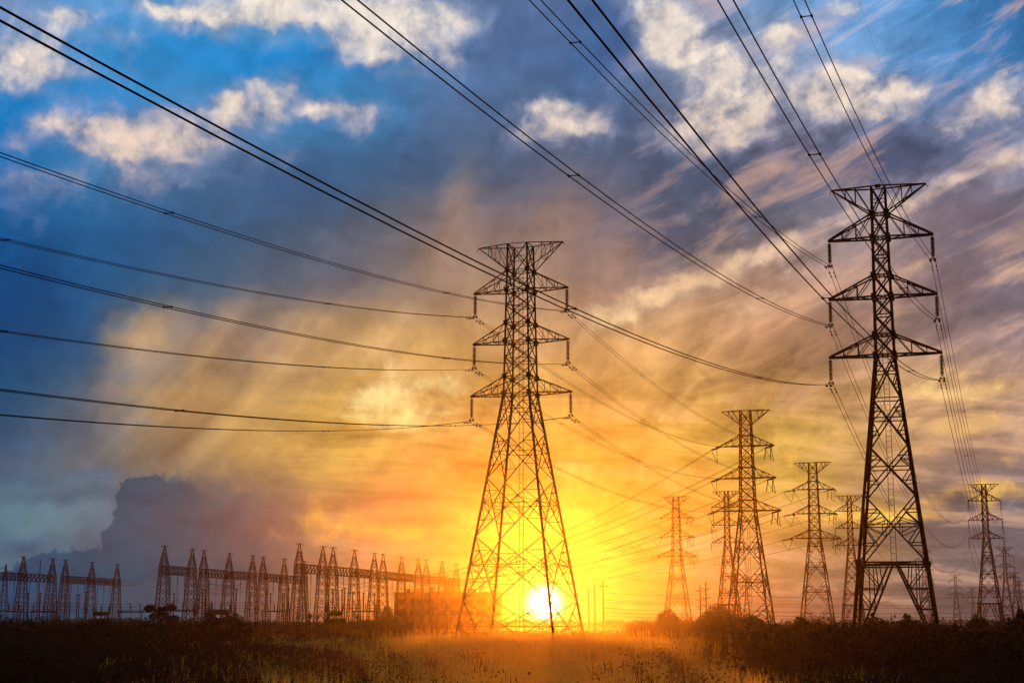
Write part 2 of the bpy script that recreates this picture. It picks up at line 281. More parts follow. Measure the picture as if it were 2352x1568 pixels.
# ------------------------------------------------------------------ mesh helpers
class MB:
    """collects bars, tubes, boxes and leaves; build() links them as one mesh object"""
    def __init__(s): s.v = []; s.f = []
    def bar(s, p, q, w, d=None):
        p = Vector(p); q = Vector(q); t = q - p
        if t.length < 1e-6: return
        t.normalize(); up = Vector((0, 0, 1)) if abs(t.z) < .95 else Vector((1, 0, 0))
        a = t.cross(up).normalized() * (w / 2); b = t.cross(a).normalized() * ((d or w) / 2)
        i = len(s.v)
        for c in (p, q): s.v += [c - a - b, c + a - b, c + a + b, c - a + b]
        s.f += [(i, i+1, i+5, i+4), (i+1, i+2, i+6, i+5), (i+2, i+3, i+7, i+6), (i+3, i, i+4, i+7), (i+3, i+2, i+1, i), (i+4, i+5, i+6, i+7)]
    def box(s, c, sx, sy, sz):
        c = Vector(c); s.bar(c - Vector((0, 0, sz / 2)), c + Vector((0, 0, sz / 2)), sy, sx) if False else s._box(c, sx, sy, sz)
    def _box(s, c, sx, sy, sz):
        i = len(s.v)
        for z in (-1, 1):
            for x, y in ((-1, -1), (1, -1), (1, 1), (-1, 1)): s.v.append(c + Vector((x * sx / 2, y * sy / 2, z * sz / 2)))
        s.f += [(i+3, i+2, i+1, i), (i+4, i+5, i+6, i+7), (i, i+1, i+5, i+4), (i+1, i+2, i+6, i+5), (i+2, i+3, i+7, i+6), (i+3, i, i+4, i+7)]
    def tube(s, pts, r, n=5):
        m = len(pts); rs = r if isinstance(r, (list, tuple)) else [r] * m
        i0 = len(s.v)
        for k in range(m):
            t = (Vector(pts[min(k + 1, m - 1)]) - Vector(pts[max(k - 1, 0)])).normalized()
            up = Vector((0, 0, 1)) if abs(t.z) < .95 else Vector((1, 0, 0))
            a = t.cross(up).normalized(); b = t.cross(a)
            for j in range(n):
                an = 2 * math.pi * j / n; s.v.append(Vector(pts[k]) + (a * math.cos(an) + b * math.sin(an)) * rs[k])
        for k in range(m - 1):
            for j in range(n):
                s.f.append((i0 + k*n + j, i0 + k*n + (j+1) % n, i0 + (k+1)*n + (j+1) % n, i0 + (k+1)*n + j))
        s.f.append(tuple(i0 + j for j in reversed(range(n)))); s.f.append(tuple(i0 + (m-1)*n + j for j in range(n)))
    def lathe(s, p, axis, prof, n=8):
        """prof: (distance along axis, radius)"""
        axis = Vector(axis).normalized(); s.tube_prof([Vector(p) + axis * d for d, r in prof], [r for d, r in prof], axis, n)
    def tube_prof(s, pts, rs, t, n):
        up = Vector((0, 0, 1)) if abs(t.z) < .95 else Vector((1, 0, 0))
        a = t.cross(up).normalized(); b = t.cross(a); i0 = len(s.v); m = len(pts)
        for k in range(m):
            for j in range(n):
                an = 2 * math.pi * j / n; s.v.append(pts[k] + (a * math.cos(an) + b * math.sin(an)) * rs[k])
        for k in range(m - 1):
            for j in range(n): s.f.append((i0 + k*n + j, i0 + k*n + (j+1) % n, i0 + (k+1)*n + (j+1) % n, i0 + (k+1)*n + j))
    def leaf(s, c, l, w, rg):
        d = Vector((rg.gauss(0, 1), rg.gauss(0, 1), rg.gauss(0, .7))).normalized()
        e = d.cross(Vector((rg.gauss(0, 1), rg.gauss(0, 1), rg.gauss(0, 1)))).normalized()
        i = len(s.v); s.v += [c - d * l / 2, c + e * w / 2, c + d * l / 2, c - e * w / 2]; s.f.append((i, i+1, i+2, i+3))
    def blade(s, p, h, w, lean, rg):
        a = rg.uniform(0, 2 * math.pi); dx = Vector((math.cos(a), math.sin(a), 0)); sd = Vector((-dx.y, dx.x, 0)) * w / 2
        i = len(s.v); pr = None
        for k in range(4):
            t = k / 3.; c = Vector(p) + Vector((0, 0, h * (t - .25 * lean * t * t))) + dx * (lean * h * t * t); ww = sd * (1 - t * .9)
            s.v += [c - ww, c + ww]
        for k in range(3): s.f.append((i + 2*k, i + 2*k + 1, i + 2*k + 3, i + 2*k + 2))
    def mesh(s, name):
        me = bpy.data.meshes.new(name); me.from_pydata([tuple(v) for v in s.v], [], s.f); me.update(); return me
    def build(s, name, mat, parent=None, loc=None, smooth=False):
        me = s.mesh(name); me.materials.append(mat); o = bpy.data.objects.new(name, me); COL.objects.link(o)
        if parent is not None: o.parent = parent
        if loc is not None: o.location = loc
        if smooth: me.polygons.foreach_set('use_smooth', [True] * len(me.polygons))
        return o

def thing(name, label, cat, loc=(0, 0, 0), rz=0., group=None):
    o = bpy.data.objects.new(name, None); COL.objects.link(o); o.location = loc; o.rotation_euler = (0, 0, rz)
    return tag(o, label, cat, group)
def tag(o, label, cat, group=None):
    o['label'] = label; o['category'] = cat
    if group: o['group'] = group
    return o
def copy_tree(o, parent=None):
    c = o.copy(); COL.objects.link(c)
    if parent is not None: c.parent = parent
    for ch in [x for x in bpy.data.objects if x.parent == o]: copy_tree(ch, c)
    return c

# ------------------------------------------------------------------ materials
def material(name, base, rough=.6, metal=0., var=.35, scale=3., bump=0., spec=.5, transl=None):
    m = bpy.data.materials.new(name); m.use_nodes = True; T = NT(m.node_tree); b = m.node_tree.nodes['Principled BSDF']
    geo = T.new('ShaderNodeNewGeometry'); n, _ = T.noise(geo.outputs['Position'], scale, 5., .6)
    lo = tuple(c * (1 - var) for c in base) + (1,); hi = tuple(c * (1 + var) for c in base) + (1,)
    T._in(b, 'Base Color', T.mix(T.smooth(n, .3, .7), lo, hi))
    b.inputs['Roughness'].default_value = rough; b.inputs['Metallic'].default_value = metal
    b.inputs['Specular IOR Level'].default_value = spec
    if bump:
        bn = T.new('ShaderNodeBump'); bn.inputs['Strength'].default_value = bump; bn.inputs['Distance'].default_value = .3
        T._in(bn, 'Height', n); T._in(b, 'Normal', bn.outputs[0])
    return m
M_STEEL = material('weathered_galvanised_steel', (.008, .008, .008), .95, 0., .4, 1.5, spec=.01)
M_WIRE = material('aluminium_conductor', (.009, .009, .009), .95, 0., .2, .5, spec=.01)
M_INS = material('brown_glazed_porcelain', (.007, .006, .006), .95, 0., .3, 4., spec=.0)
M_LEAF = material('dark_leaves', (.020, .026, .010), .8, 0., .5, 1.2, spec=.08)
def glow_straw(name, base, tr):
    m = bpy.data.materials.new(name); m.use_nodes = True; T = NT(m.node_tree); b = m.node_tree.nodes['Principled BSDF']; o = m.node_tree.nodes['Material Output']
    geo = T.new('ShaderNodeNewGeometry'); n, _ = T.noise(geo.outputs['Position'], .35, 5., .6)
    T._in(b, 'Base Color', T.mix(n, tuple(c * .6 for c in base) + (1,), tuple(c * 1.4 for c in base) + (1,))); b.inputs['Roughness'].default_value = .8; b.inputs['Specular IOR Level'].default_value = .05
    tl = T.new('ShaderNodeBsdfTranslucent'); T._in(tl, 'Color', T.mix(n, tuple(c * .5 for c in tr) + (1,), tuple(c * 1.4 for c in tr) + (1,)))
    a = T.new('ShaderNodeAddShader'); m.node_tree.links.new(b.outputs[0], a.inputs[0]); m.node_tree.links.new(tl.outputs[0], a.inputs[1]); m.node_tree.links.new(a.outputs[0], o.inputs[0]); return m
M_GLOW_STRAW = glow_straw('sun_glow_straw', (.02, .015, .007), (.62, .60, .12))  # translucent colour lifted so backlit blades stand in for orange ground glow
M_GRASS = material('tall_dry_grass', (.030, .028, .012), .8, 0., .5, .8, spec=.08)
M_BARK = material('bark', (.03, .022, .016), .9, 0., .4, 4., spec=.05)
M_WALL = material('stained_render', (.16, .13, .11), .85, 0., .25, .6, spec=.1)
M_ROOF = material('roof_sheet', (.06, .055, .05), .7, 0., .3, 1., spec=.1)
M_GLASS = material('dark_window_glass', (.02, .02, .025), .25, 0., .1, 1.)
M_WOOD = material('weathered_pole_wood', (.04, .03, .022), .9, 0., .3, 3., spec=.05)
M_GROUND = material('dark_field_soil', (.020, .016, .010), GROUND_ROUGH, 0., .5, .25, bump=.35, spec=GROUND_SPEC)

# ------------------------------------------------------------------ ground and haze
def ground_z(x, y):
    """a very shallow dip in the open field in front of the camera, level ground beyond and to the sides"""
    sm = lambda v, a, b: (lambda t: t * t * (3 - 2 * t))(min(1., max(0., (v - a) / (b - a))))
    w = .17 * max(y, 0) + 8
    return -.25 * sm(y, 4, 40) * (1 - sm(y, 105, 162)) * (1 - sm(x, w * .62, w * .62 + 16)) * (1 - sm(-x, w, w + 14))
XS = sorted({-420., -300., 320., 420., *[-220 + 8. * k for k in range(56)]}); YS = sorted({-400., -200., -60., 605., 520., *[-20 + 8. * k for k in range(58)]})
g = MB()
for y in YS:
    for x in XS: g.v.append(Vector((x, y, ground_z(x, y) + (.12 * math.sin(x * .31 + y * .13) * math.sin(y * .21) if 40 < y < 400 else 0))))
for j in range(len(YS) - 1):
    for i in range(len(XS) - 1):
        a = j * len(XS) + i; g.f.append((a, a + 1, a + len(XS) + 1, a + len(XS)))
gr = g.build('ground', M_GROUND, None, None, True); gr['kind'] = 'structure'

# ------------------------------------------------------------------ lattice towers
def interp(prof, z): return float(np.interp(z, [p[0] for p in prof], [p[1] for p in prof]))
SGN = ((-1, -1), (1, -1), (1, 1), (-1, 1))
SPEC = {
 'slim': dict(hw=[(0, 3.95), (8.8, 3.0), (28.4, .86), (45, .64)], arms=[(39.93, 42.3, 4.86), (34.1, 36.2, 4.99), (28.42, 30.4, 5.16)], earth=(45, 42.3, 4.5),
              low='K', levels=[8.8, 15.0, 19.7, 24.2, 28.42], up=[28.42, 30.4, 32.3, 34.1, 36.2, 38.1, 39.93, 42.3, 45], leg=.27, br=.125, ins=2.55),
 'broad': dict(hw=[(-.3, 5.72), (0, 5.67), (28.1, 1.47), (45, 1.13)], arms=[(39.75, 42.0, 5.42), (33.95, 36.0, 5.5), (28.1, 30., 5.78)], earth=(45, 42., 5.0),
              low='X', levels=[-.2, 5.6, 12.4, 18.7, 23.8, 28.1], up=[28.1, 30., 32., 33.95, 36., 37.9, 39.75, 42., 45], leg=.22, br=.09, ins=2.7),
 'tension': dict(hw=[(0, 4.4), (25, 1.47), (45, .99)], arms=[(37.9, 40., 5.4), (31.5, 33.6, 5.6), (25., 27.1, 6.4)], earth=(45, 42.2, 4.8),
              low='X', levels=[0.2, 7., 14., 20., 25.], up=[25., 27.1, 29.3, 31.5, 33.6, 35.7, 37.9, 40., 42.2, 45], leg=.26, br=.13, ins=2.6)}

def insulator(L, n=15):
    mb = MB(); mb.bar((0, 0, 0), (0, 0, -.25), .06)
    prof = [(.2, .03)]; step = (L - .65) / n
    for k in range(n):
        z = .25 + k * step; prof += [(z, .05), (z + step * .25, .2), (z + step * .55, .19), (z + step * .6, .05)]
    prof.append((L - .35, .04)); mb.lathe((0, 0, 0), (0, 0, -1), prof, 9)
    yk = MB()
    yk.bar((-.26, 0, -L + .12), (.26, 0, -L + .12), .07, .10); yk.bar((0, 0, -L + .4), (-.24, 0, -L + .12), .06); yk.bar((0, 0, -L + .4), (.24, 0, -L + .12), .06)
    for s in (-1, 1):
        yk.bar((.21 * s, 0, -L + .12), (.21 * s, 0, -L - .02), .06); yk.bar((.21 * s, -.2, -L), (.21 * s, .2, -L), .09)
    return mb, yk

def tower(kind, label, loc, yaw, group=None, ladder=True, thick=1., tension=None, plate=False):
    S = SPEC[kind]; hw = S['hw']; P = lambda i, z: Vector((SGN[i][0] * interp(hw, z), SGN[i][1] * interp(hw, z), z))
    L = S['leg'] * thick; B = S['br'] * thick
    t = thing('transmission_tower', label, 'pylon', loc, yaw, group)
    zb_ = S['hw'][0][0]; zs = sorted({zb_, *S['levels'], *S['up']})
    for i in range(4):
        mb = MB()
        for a, b in zip(zs[:-1], zs[1:]): mb.bar(P(i, a), P(i, b), L * (1. if a < S['arms'][2][0] else .75))
        mb._box(Vector((P(i, zb_).x, P(i, zb_).y, zb_ + .1)), .9, .9, .4)
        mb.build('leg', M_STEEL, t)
    br = MB()
    for f in range(4):
        i, j = f, (f + 1) % 4
        def X(z0, z1, red):
            a, b, c, d = P(i, z0), P(j, z0), P(i, z1), P(j, z1)
            br.bar(a, d, B); br.bar(b, c, B)
            w0, w1 = (b - a).length, (d - c).length; k = w0 / (w0 + w1); ctr = a + (d - a) * k
            if red:
                for leg, base in ((i, a), (j, b), (i, c), (j, d)):
                    m = base + (ctr - base) * .5; zl = P(leg, m.z)
                    br.bar(m, zl, B * .75)
                    zc = P(leg, ctr.z); br.bar(m, zc, B * .75)
                    m2 = base + (ctr - base) * .75
                    if red > 1: br.bar(m2, zc, B * .65); br.bar(m2, m2 + (zc - m2) * .0 + Vector((0, 0, ctr.z - m2.z)), B * .6)
                br.bar(P(i, ctr.z), P(j, ctr.z), B * .8)
        lv = S['levels']
        for k, (a, b) in enumerate(zip(lv[:-1], lv[1:])):
            X(a, b, 2 if b - a > 5.5 else 1)
            if S['low'] == 'K' or k == len(lv) - 2: br.bar(P(i, b), P(j, b), B * .8) if k > 1 or S['low'] != 'K' else None
        for a, b in zip(S['up'][:-1], S['up'][1:]):
            X(a, b, 0); br.bar(P(i, b), P(j, b), B * .8)
            if b - a > 2.2: z = (a + b) / 2; br.bar(P(i, z), P(j, z), B * .55)
        if S['low'] == 'K':
            z1 = lv[0]; c, d = P(i, z1), P(j, z1); mid = (c + d) / 2
            for dz in (0, -.28): br.bar(c + Vector((0, 0, dz)), d + Vector((0, 0, dz)), B * 1.1)
            for leg, foot in ((i, P(i, .3)), (j, P(j, .3))):
                sd = (P(leg, z1) - mid); k0 = mid + sd * .08
                br.bar(k0, foot, B * 1.3)
                for q in (.28, .5, .72):
                    m = k0 + (foot - k0) * q; br.bar(m, P(leg, m.z), B * .8)
                    up_ = P(leg, m.z + 1.7 if q > .3 else z1 - .1); br.bar(m, up_, B * .7)
                    if q < .55: br.bar(m, mid + sd * (.25 + q * .9), B * .75)
    for z in ([S['levels'][0]] if S['low'] == 'K' else []) + [a[0] for a in S['arms']] + [a[1] for a in S['arms']]:
        br.bar(P(0, z), P(2, z), B * .6); br.bar(P(1, z), P(3, z), B * .6)
        for i in range(4): br._box(P(i, z), L * 1.9, L * 1.9, .5)
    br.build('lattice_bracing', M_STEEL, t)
    ins = ins_y = None
    for z, za, a in S['arms']:
        for s in (-1, 1):
            ci = (1, 2) if s > 0 else (0, 3)
            m = MB(); tip = Vector((s * a, 0, z))
            for c in ci:
                lo, hi = P(c, z), P(c, za); e = tip + Vector((0, .18 * SGN[c][1], 0))
                m.bar(e, lo, B * 1.25); m.bar(e + Vector((0, 0, .1)), hi, B * 1.1)
                for q0, q1 in ((.30, .30), (.30, .62), (.62, .62), (.62, .95)):
                    m.bar(e + (lo - e) * q0, e + (hi - e) * q1, B * .6)
            e0 = [tip + Vector((0, .18 * SGN[c][1], 0)) for c in ci]; l0 = [P(c, z) for c in ci]; h0 = [P(c, za) for c in ci]
            for q in (.3, .62):
                m.bar(e0[0] + (l0[0] - e0[0]) * q, e0[1] + (l0[1] - e0[1]) * q, B * .6); m.bar(e0[0] + (h0[0] - e0[0]) * q, e0[1] + (h0[1] - e0[1]) * q, B * .5)
            for q0, q1 in ((0, .3), (.3, .62), (.62, 1)): m.bar(e0[0] + (l0[0] - e0[0]) * q0, e0[1] + (l0[1] - e0[1]) * q1, B * .55)
            m._box(tip + Vector((-s * .12, 0, .02)), .5, .42, .2)
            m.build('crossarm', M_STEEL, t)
            if tension is None:
                if ins is None:
                    mi, my = insulator(S['ins']); o = mi.build('insulator', M_INS, t, tip, True); y = my.build('yoke_plate', M_STEEL, o)
                    ins, ins_y = o, y
                else:
                    o = ins.copy(); COL.objects.link(o); o.location = tip; y = ins_y.copy(); COL.objects.link(y); y.parent = o
    z, zb, a = S['earth']
    for s in (-1, 1):
        ci = (1, 2) if s > 0 else (0, 3); m = MB(); tip = Vector((s * a, 0, z))
        for c in ci:
            hi, lo = P(c, z), P(c, zb); m.bar(tip, hi, B); m.bar(tip, lo, B)
            for q0, q1 in ((.35, .35), (.35, .6), (.6, .6), (.6, 1.)): m.bar(tip + (hi - tip) * q0, tip + (lo - tip) * q1, B * .55)
        h0 = [P(c, z) for c in ci]; l0 = [P(c, zb) for c in ci]
        for q in (.35, .6):
            m.bar(tip + (h0[0] - tip) * q, tip + (h0[1] - tip) * q, B * .5); m.bar(tip + (l0[0] - tip) * q, tip + (l0[1] - tip) * q, B * .5)
        m.bar(tip, tip + Vector((s * .15, 0, -.35)), .06)
        m.build('earth_wire_arm', M_STEEL, t)
    if ladder:
        m = MB(); z0 = S['levels'][0] if S['low'] == 'K' else .4; z1 = 42.
        for x in (-.24, .24): m.bar((x, .15, z0), (x, .15, z1), .05)
        z = z0 + .4
        while z < z1: m.bar((-.24, .15, z), (.24, .15, z), .03); z += .5
        m.build('ladder', M_STEEL, t)
    if plate:
        m = MB(); m._box(Vector((0, -.66, 44.95)), .55, .06, .36); m.build('number_plate', M_STEEL, t)
    if tension is not None:
        Mi = Matrix.Rotation(-yaw, 3, 'Z')
        for z, za, a in S['arms']:
            for s in (-1, 1):
                tip = Vector((s * a, 0, z - .1)); ends = []
                for d in tension:
                    dl = (Mi @ Vector(d)).normalized(); side = Vector((-dl.y, dl.x, 0)).normalized()
                    m = MB(); pts = []
                    for k in (-1, 1):
                        p0 = tip + side * .2 * k; prof = [(0, .03), (.3, .03)]
                        for q in range(14): zz = .35 + q * .15; prof += [(zz, .05), (zz + .04, .14), (zz + .09, .13), (zz + .1, .05)]
                        prof.append((2.7, .04)); m.lathe(p0, dl, prof, 7); pts.append(p0 + dl * 2.75)
                    m.bar(pts[0] - side * .1, pts[1] + side * .1, .09)
                    m.build('tension_insulator', M_INS, t); ends.append(tip + dl * 2.8)
                j = MB()
                for k in (-.2, .2):
                    pp = []
                    for q in range(13):
                        u = q / 12.; pos = ends[0] * (1 - u) + ends[1] * u; pos = pos.lerp(tip, .75 * math.sin(math.pi * u) if q not in (0, 12) else 0)
                        pp.append(Vector((pos.x + s * .25 * math.sin(math.pi * u), pos.y + k, min(ends[0].z, ends[1].z) * 1. - 2.9 * math.sin(math.pi * u) ** .75 + (ends[0].z - min(ends[0].z, ends[1].z)) * (1 - u))))
                    j.tube(pp, .03, 5)
                j.build('jumper_loop', M_WIRE, t)
                for k in (.5, 1.4) if s > 0 else ():
                    m = MB(); prof = [(0, .03), (.2, .03)]
                    for q in range(14): zz = .25 + q * .17; prof += [(zz, .05), (zz + .04, .13), (zz + .1, .12), (zz + .12, .05)]
                    prof.append((2.9, .04)); m.lathe((0, 0, 0), Vector((-.12 * k, 0, -1)), prof, 7); m.build('pilot_insulator', M_INS, t, tip + Vector((-k * s, 0, 0)))
    return t

def tip_of(kind, loc, yaw, lev, s, drop=None, scale=1.):
    S = SPEC[kind]; z, za, a = S['arms'][lev]; d = S['ins'] if drop is None else drop
    return Vector(loc) + Matrix.Rotation(yaw, 3, 'Z') @ (Vector((s * a, 0, z - d)) * scale)

DMAX = 575.
def place_far(px, ytop):
    """the far pylons are lower ones"""
    d = ray(px, ytop); Y = DMAX; z = CZ + d.z * Y / d.y; return Vector((d.x * Y / d.y, Y, 0)), z / 45.
def place(px, ytop, H=45., Y=None):
    """where a thing of height H stands so that its top reads at that pixel"""
    d = ray(px, ytop); k = (H - CZ) / d.z; return Vector((d.x * k, d.y * k, 0))

# ------------------------------------------------------------------ wires
def wire_pts(a, b, sag, n=40, t1=1.):
    return [Vector(a) + (Vector(b) - Vector(a)) * t - Vector((0, 0, 4 * sag * t * (1 - t))) for t in [t1 * k / n for k in range(n + 1)]]
def line(label, a, b, sag, group, sep=.42, r=.022, spacers=(), t1=1., damp=True, n=48, cat='power line', damp_end=False):
    """one phase: two conductors side by side with spacers and dampers, or one wire"""
    t = thing('power_line', label, cat, a, 0, group); a = Vector(a); b = Vector(b)
    pts = [p - a for p in wire_pts(a, b, sag, n, t1)]
    h = (b - a); side = Vector((-h.y, h.x, 0)).normalized()
    offs = (-sep / 2, sep / 2) if sep else (0,)
    for o in offs:
        m = MB(); m.tube([p + side * o for p in pts], r, 6 if r < .05 else 5); m.build('conductor', M_WIRE, t, None, True)
    if sep:
        for d in spacers:
            u = d / h.length; p = h * u - Vector((0, 0, 4 * sag * u * (1 - u))); m = MB()
            m.bar(p - side * sep / 2, p + side * sep / 2, .035)
            for o in offs: m.lathe(p + side * o - h.normalized() * .12, h, [(0, .03), (.05, .058), (.17, .058), (.22, .03)], 7)
            m.build('spacer', M_WIRE, t)
    if damp:
        hu = h.normalized()
        for o in offs:
            for d in (1.3, 2.3):
                u = d / h.length; p = h * u - Vector((0, 0, 4 * sag * u * (1 - u))) + side * o; m = MB()
                m.bar(p, p - Vector((0, 0, .16)), .04); m.bar(p - Vector((0, 0, .15)) - hu * .22, p - Vector((0, 0, .15)) + hu * .22, .03)
                for k in (-1, 1): m.bar(p - Vector((0, 0, .15)) + hu * k * .12, p - Vector((0, 0, .15)) + hu * k * .26, .10)
                m.build('vibration_damper', M_WIRE, t)
    return t

LV = ('top', 'middle', 'lowest'); SD = {-1: 'left', 1: 'right'}
# --- the tall right pylon and its line
PR = Vector((35.62, 147.25, 0)); YR = -.29
proto_slim = tower('slim', 'tallest steel lattice pylon at right, nearly black, with a ladder up its middle', PR, YR, None, plate=True)
ZR = Vector((-50.11, -111.88, -4.1)); YZ = -.34
A_H = ((37.38, 4.86), (31.55, 4.99), (25.87, 5.16))
SP_R = {(0, -1): (58, 134), (1, -1): (28, 80), (2, -1): (28, 85), (0, 1): (42, 100), (1, 1): (20, 70), (2, 1): (25, 60)}
SPANPX = {(0,-1):[(1317,94),(1741,498)], (1,-1):[(1320,407),(1745,685)], (2,-1):[(1313,711),(1743,868)], (0,1):[(1853,42),(2062,475)], (1,1):[(1872,357),(2076,662)], (2,1):[(1902,687),(2091,853)]}
def project(p):
    z = p.z - CZ; d = p.y * math.cos(TH) + z * math.sin(TH); u = -p.y * math.sin(TH) + z * math.cos(TH)
    return VW / 2 + FPX * p.x / d, VH / 2 - FPX * u / d
def nearest(a, b, sag, px, t1=1.):
    best = None
    for k in range(1, 400):
        t = t1 * k / 400; p = a + (b - a) * t - Vector((0, 0, 4 * sag * t * (1 - t)))
        if p.y < 5: continue
        q = project(p); e = (q[0] - px[0]) ** 2 + (q[1] - px[1]) ** 2
        if best is None or e < best[0]: best = (e, t)
    return best[1]
for lev in range(3):
    for s in (-1, 1):
        h, a_ = A_H[lev]
        p = PR + Matrix.Rotation(YR, 3, 'Z') @ Vector((s * a_, 0, h)); q = ZR + Matrix.Rotation(YZ, 3, 'Z') @ Vector((s * a_, 0, h))
        spc = [nearest(p, q, 9.46, px) * (q - p).length for px in SPANPX[(lev, s)]]
        line(f'twin cable from the {LV[lev]} {SD[s]} arm of the tallest pylon ' + ('to the upper left corner' if (lev, s) == (2, -1) else 'up to the top edge'), p, q, 9.46, 'overhead cables of the tallest pylon', spacers=spc, r=.026, damp=True)
# --- the next pylons of that line
R2 = place(2258.8, 1111.8); (R3, K3), (R4, K4), (R5, K5) = place_far(2305.7, 1255.8), place_far(2328.8, 1313.), place_far(2340, 1332.)
FAR_YAW = -.30
def far_tower(src, label, loc, yaw, group, sc_=1.):
    t = copy_tree(src); t.location = loc; t.rotation_euler = (0, 0, yaw); t.scale = (sc_,) * 3; t['label'] = label; t['group'] = group; return t
proto_far = tower('slim', 'distant lattice pylon by the right edge, the largest of the ones beyond the tallest pylon', R2, -.16, 'distant pylons', ladder=False, thick=1.25)
far_tower(proto_far, 'distant small pylon just right of the largest distant one at the right edge', R3, -.2, 'distant pylons', K3)
far_tower(proto_far, 'tiny far pylon close to the right edge, in front of a small cumulus', R4, -.2, 'distant pylons', K4)
far_tower(proto_far, 'faintest tiny pylon at the very right edge, half hidden by a bush', R5, -.2, 'distant pylons', K5)
# --- the middle pylon and its line
PC = Vector((.957, 171.09, 0)); YC = -.34
tower('broad', 'wide legged steel lattice pylon in the middle, its base fading into the orange sun glare', PC, YC, None)
C_A = (5.465, 5.546, 5.781); C_H = (37.10, 31.22, 25.38)
C_1 = Vector((-24.746, 72.624, 0)); C_A1 = (6.046, 6.614, 4.355); C_H1 = (23.22, 18.30, 13.58); C_S = (1.104, 1.066, 1.154)
CPX = {(0,-1):[(754,699),(10,551)], (1,-1):[(752,845),(6,761)], (2,-1):[(748,985)], (0,1):[(1026,671),(388,490)], (1,1):[(1025,820),(386,707)], (2,1):[(1040,978),(410,944)]}
for lev in range(3):
    for s in (-1, 1):
        p = PC + Matrix.Rotation(YC, 3, 'Z') @ Vector((s * C_A[lev], 0, C_H[lev]))
        q = C_1 + Matrix.Rotation(YC, 3, 'Z') @ Vector((s * C_A1[lev], 0, C_H1[lev]))
        spc = [nearest(p, q, C_S[lev], px) * (q - p).length for px in CPX[(lev, s)]]
        line(f'twin cable from the {LV[lev]} {SD[s]} insulator of the middle pylon to the left edge', p, q, C_S[lev], 'cables leaving the middle pylon to the left', spacers=spc, t1=1.35, r=.024)
T1 = place(1712, 943); T2 = place(1866, 1062); YT = -.32
T3 = place(1552, 1140)
inc = Vector((-.31, -.95, -.03)); onw = Vector((.31, .95, -.05))
# --- switchyard rows (pixel of each mast and of its peak; every mast is 22 m tall)
ROWS = [[(-20, 1271), (54.5, 1276.8), (121.7, 1281.9)], [(151.2, 1284.6), (212.2, 1289.9), (269.9, 1295)],
        [(378.7, 1252.6), (442.3, 1259.3)], [(469.4, 1262.5), (527.2, 1269.3), (580.9, 1274.6)], [(605, 1277.8), (653.4, 1282.7), (699, 1288)],
        [(688.3, 1247), (742, 1253.9)], [(765.4, 1255.8), (814.6, 1262), (860.2, 1268.4)], [(880.4, 1271.4), (922.5, 1277.3), (960.9, 1282.7)], [(979.2, 1284.6), (1015.2, 1288.9), (1048.2, 1294.2)]]
ROWP = [[place(x, y, 22.) for x, y in r] for r in ROWS]
def yard(row, u): # a point on a beam
    p = ROWP[row]; return p[0].lerp(p[-1], u) + Vector((0, 0, 15.2))
GOAL = {1: [yard(7, .1), yard(7, .3), yard(7, .5), yard(7, .65), yard(7, .8), yard(7, .95)], 2: [yard(8, .1), yard(8, .25), yard(8, .4), yard(8, .55), yard(8, .7), yard(8, .85)],
        3: [yard(8, .2), yard(8, .35), yard(8, .5), yard(8, .65), yard(8, .8), yard(8, .98)]}
def to_goal(T, k): return (sum(GOAL[k], Vector()) / 6 - (T + Vector((0, 0, 33)))).normalized()
d1, d2, d3 = to_goal(T1, 1), to_goal(T2, 2), to_goal(T3, 3)
tower('tension', 'largest jumper loop pylon, dark, between the middle and the tallest pylon', T1, YT, 'angle pylons with jumper loops', tension=(inc, d1), ladder=True)
tower('tension', 'rightmost jumper loop pylon, just left of the tallest pylon', T2, YT, 'angle pylons with jumper loops', tension=(onw, d2), ladder=False)
t3 = tower('tension', 'haziest and smallest jumper loop pylon, standing right of the sun', T3, YT, 'angle pylons with jumper loops', tension=(onw, d3), ladder=False)
WH = {1: 'largest', 2: 'rightmost', 3: 'haziest'}
for k, T, d, sc_ in ((1, T1, d1, 1.), (2, T2, d2, 1.), (3, T3, d3, 1.)):
    i = 0
    for lev in range(3):
        for s in (-1, 1):
            p = tip_of('tension', T, YT, lev, s, .1, sc_) + d * 2.8 * sc_; q = GOAL[k][5 - (lev * 2 + (s > 0))] + Vector((0, 0, .6 * (2 - lev)))
            line(f'cable from the {LV[lev]} {SD[s]} arm of the {WH[k]} jumper loop pylon down to the switchyard', p, q, 4.5, 'cables running into the switchyard', sep=.42 if k == 1 else 0, r=.03 if k == 1 else .045, damp=False, n=30, spacers=(40, 95) if k == 1 else ())
# middle pylon -> T1
def solve(a, b, px, ymin=False):
    best = None
    for k in range(0, 60):
        sg = k * .4
        e = 1e9
        for i in range(1, 120):
            t = i / 120.; q = project(a + (b - a) * t - Vector((0, 0, 4 * sg * t * (1 - t)))); e = min(e, math.hypot(q[0] - px[0], q[1] - px[1]))
        if best is None or e < best[0]: best = (e, sg)
    return best[1]
THRU = {(0, 1): (1485, 869), (0, -1): (1307, 879), (1, 1): (1485, 985), (2, -1): (1410, 1117)}
c1 = solve(PC + Matrix.Rotation(YC, 3, 'Z') @ Vector((C_A[0], 0, C_H[0])), tip_of('tension', T1, YT, 0, 1, .1) + inc * 2.8, THRU[(0, 1)])
c2 = solve(PC + Matrix.Rotation(YC, 3, 'Z') @ Vector((-C_A[0], 0, C_H[0])), tip_of('tension', T1, YT, 0, -1, .1) + inc * 2.8, THRU[(0, -1)])
SAG_C = (c1 + c2) / 2; print('SAG_C', c1, c2)
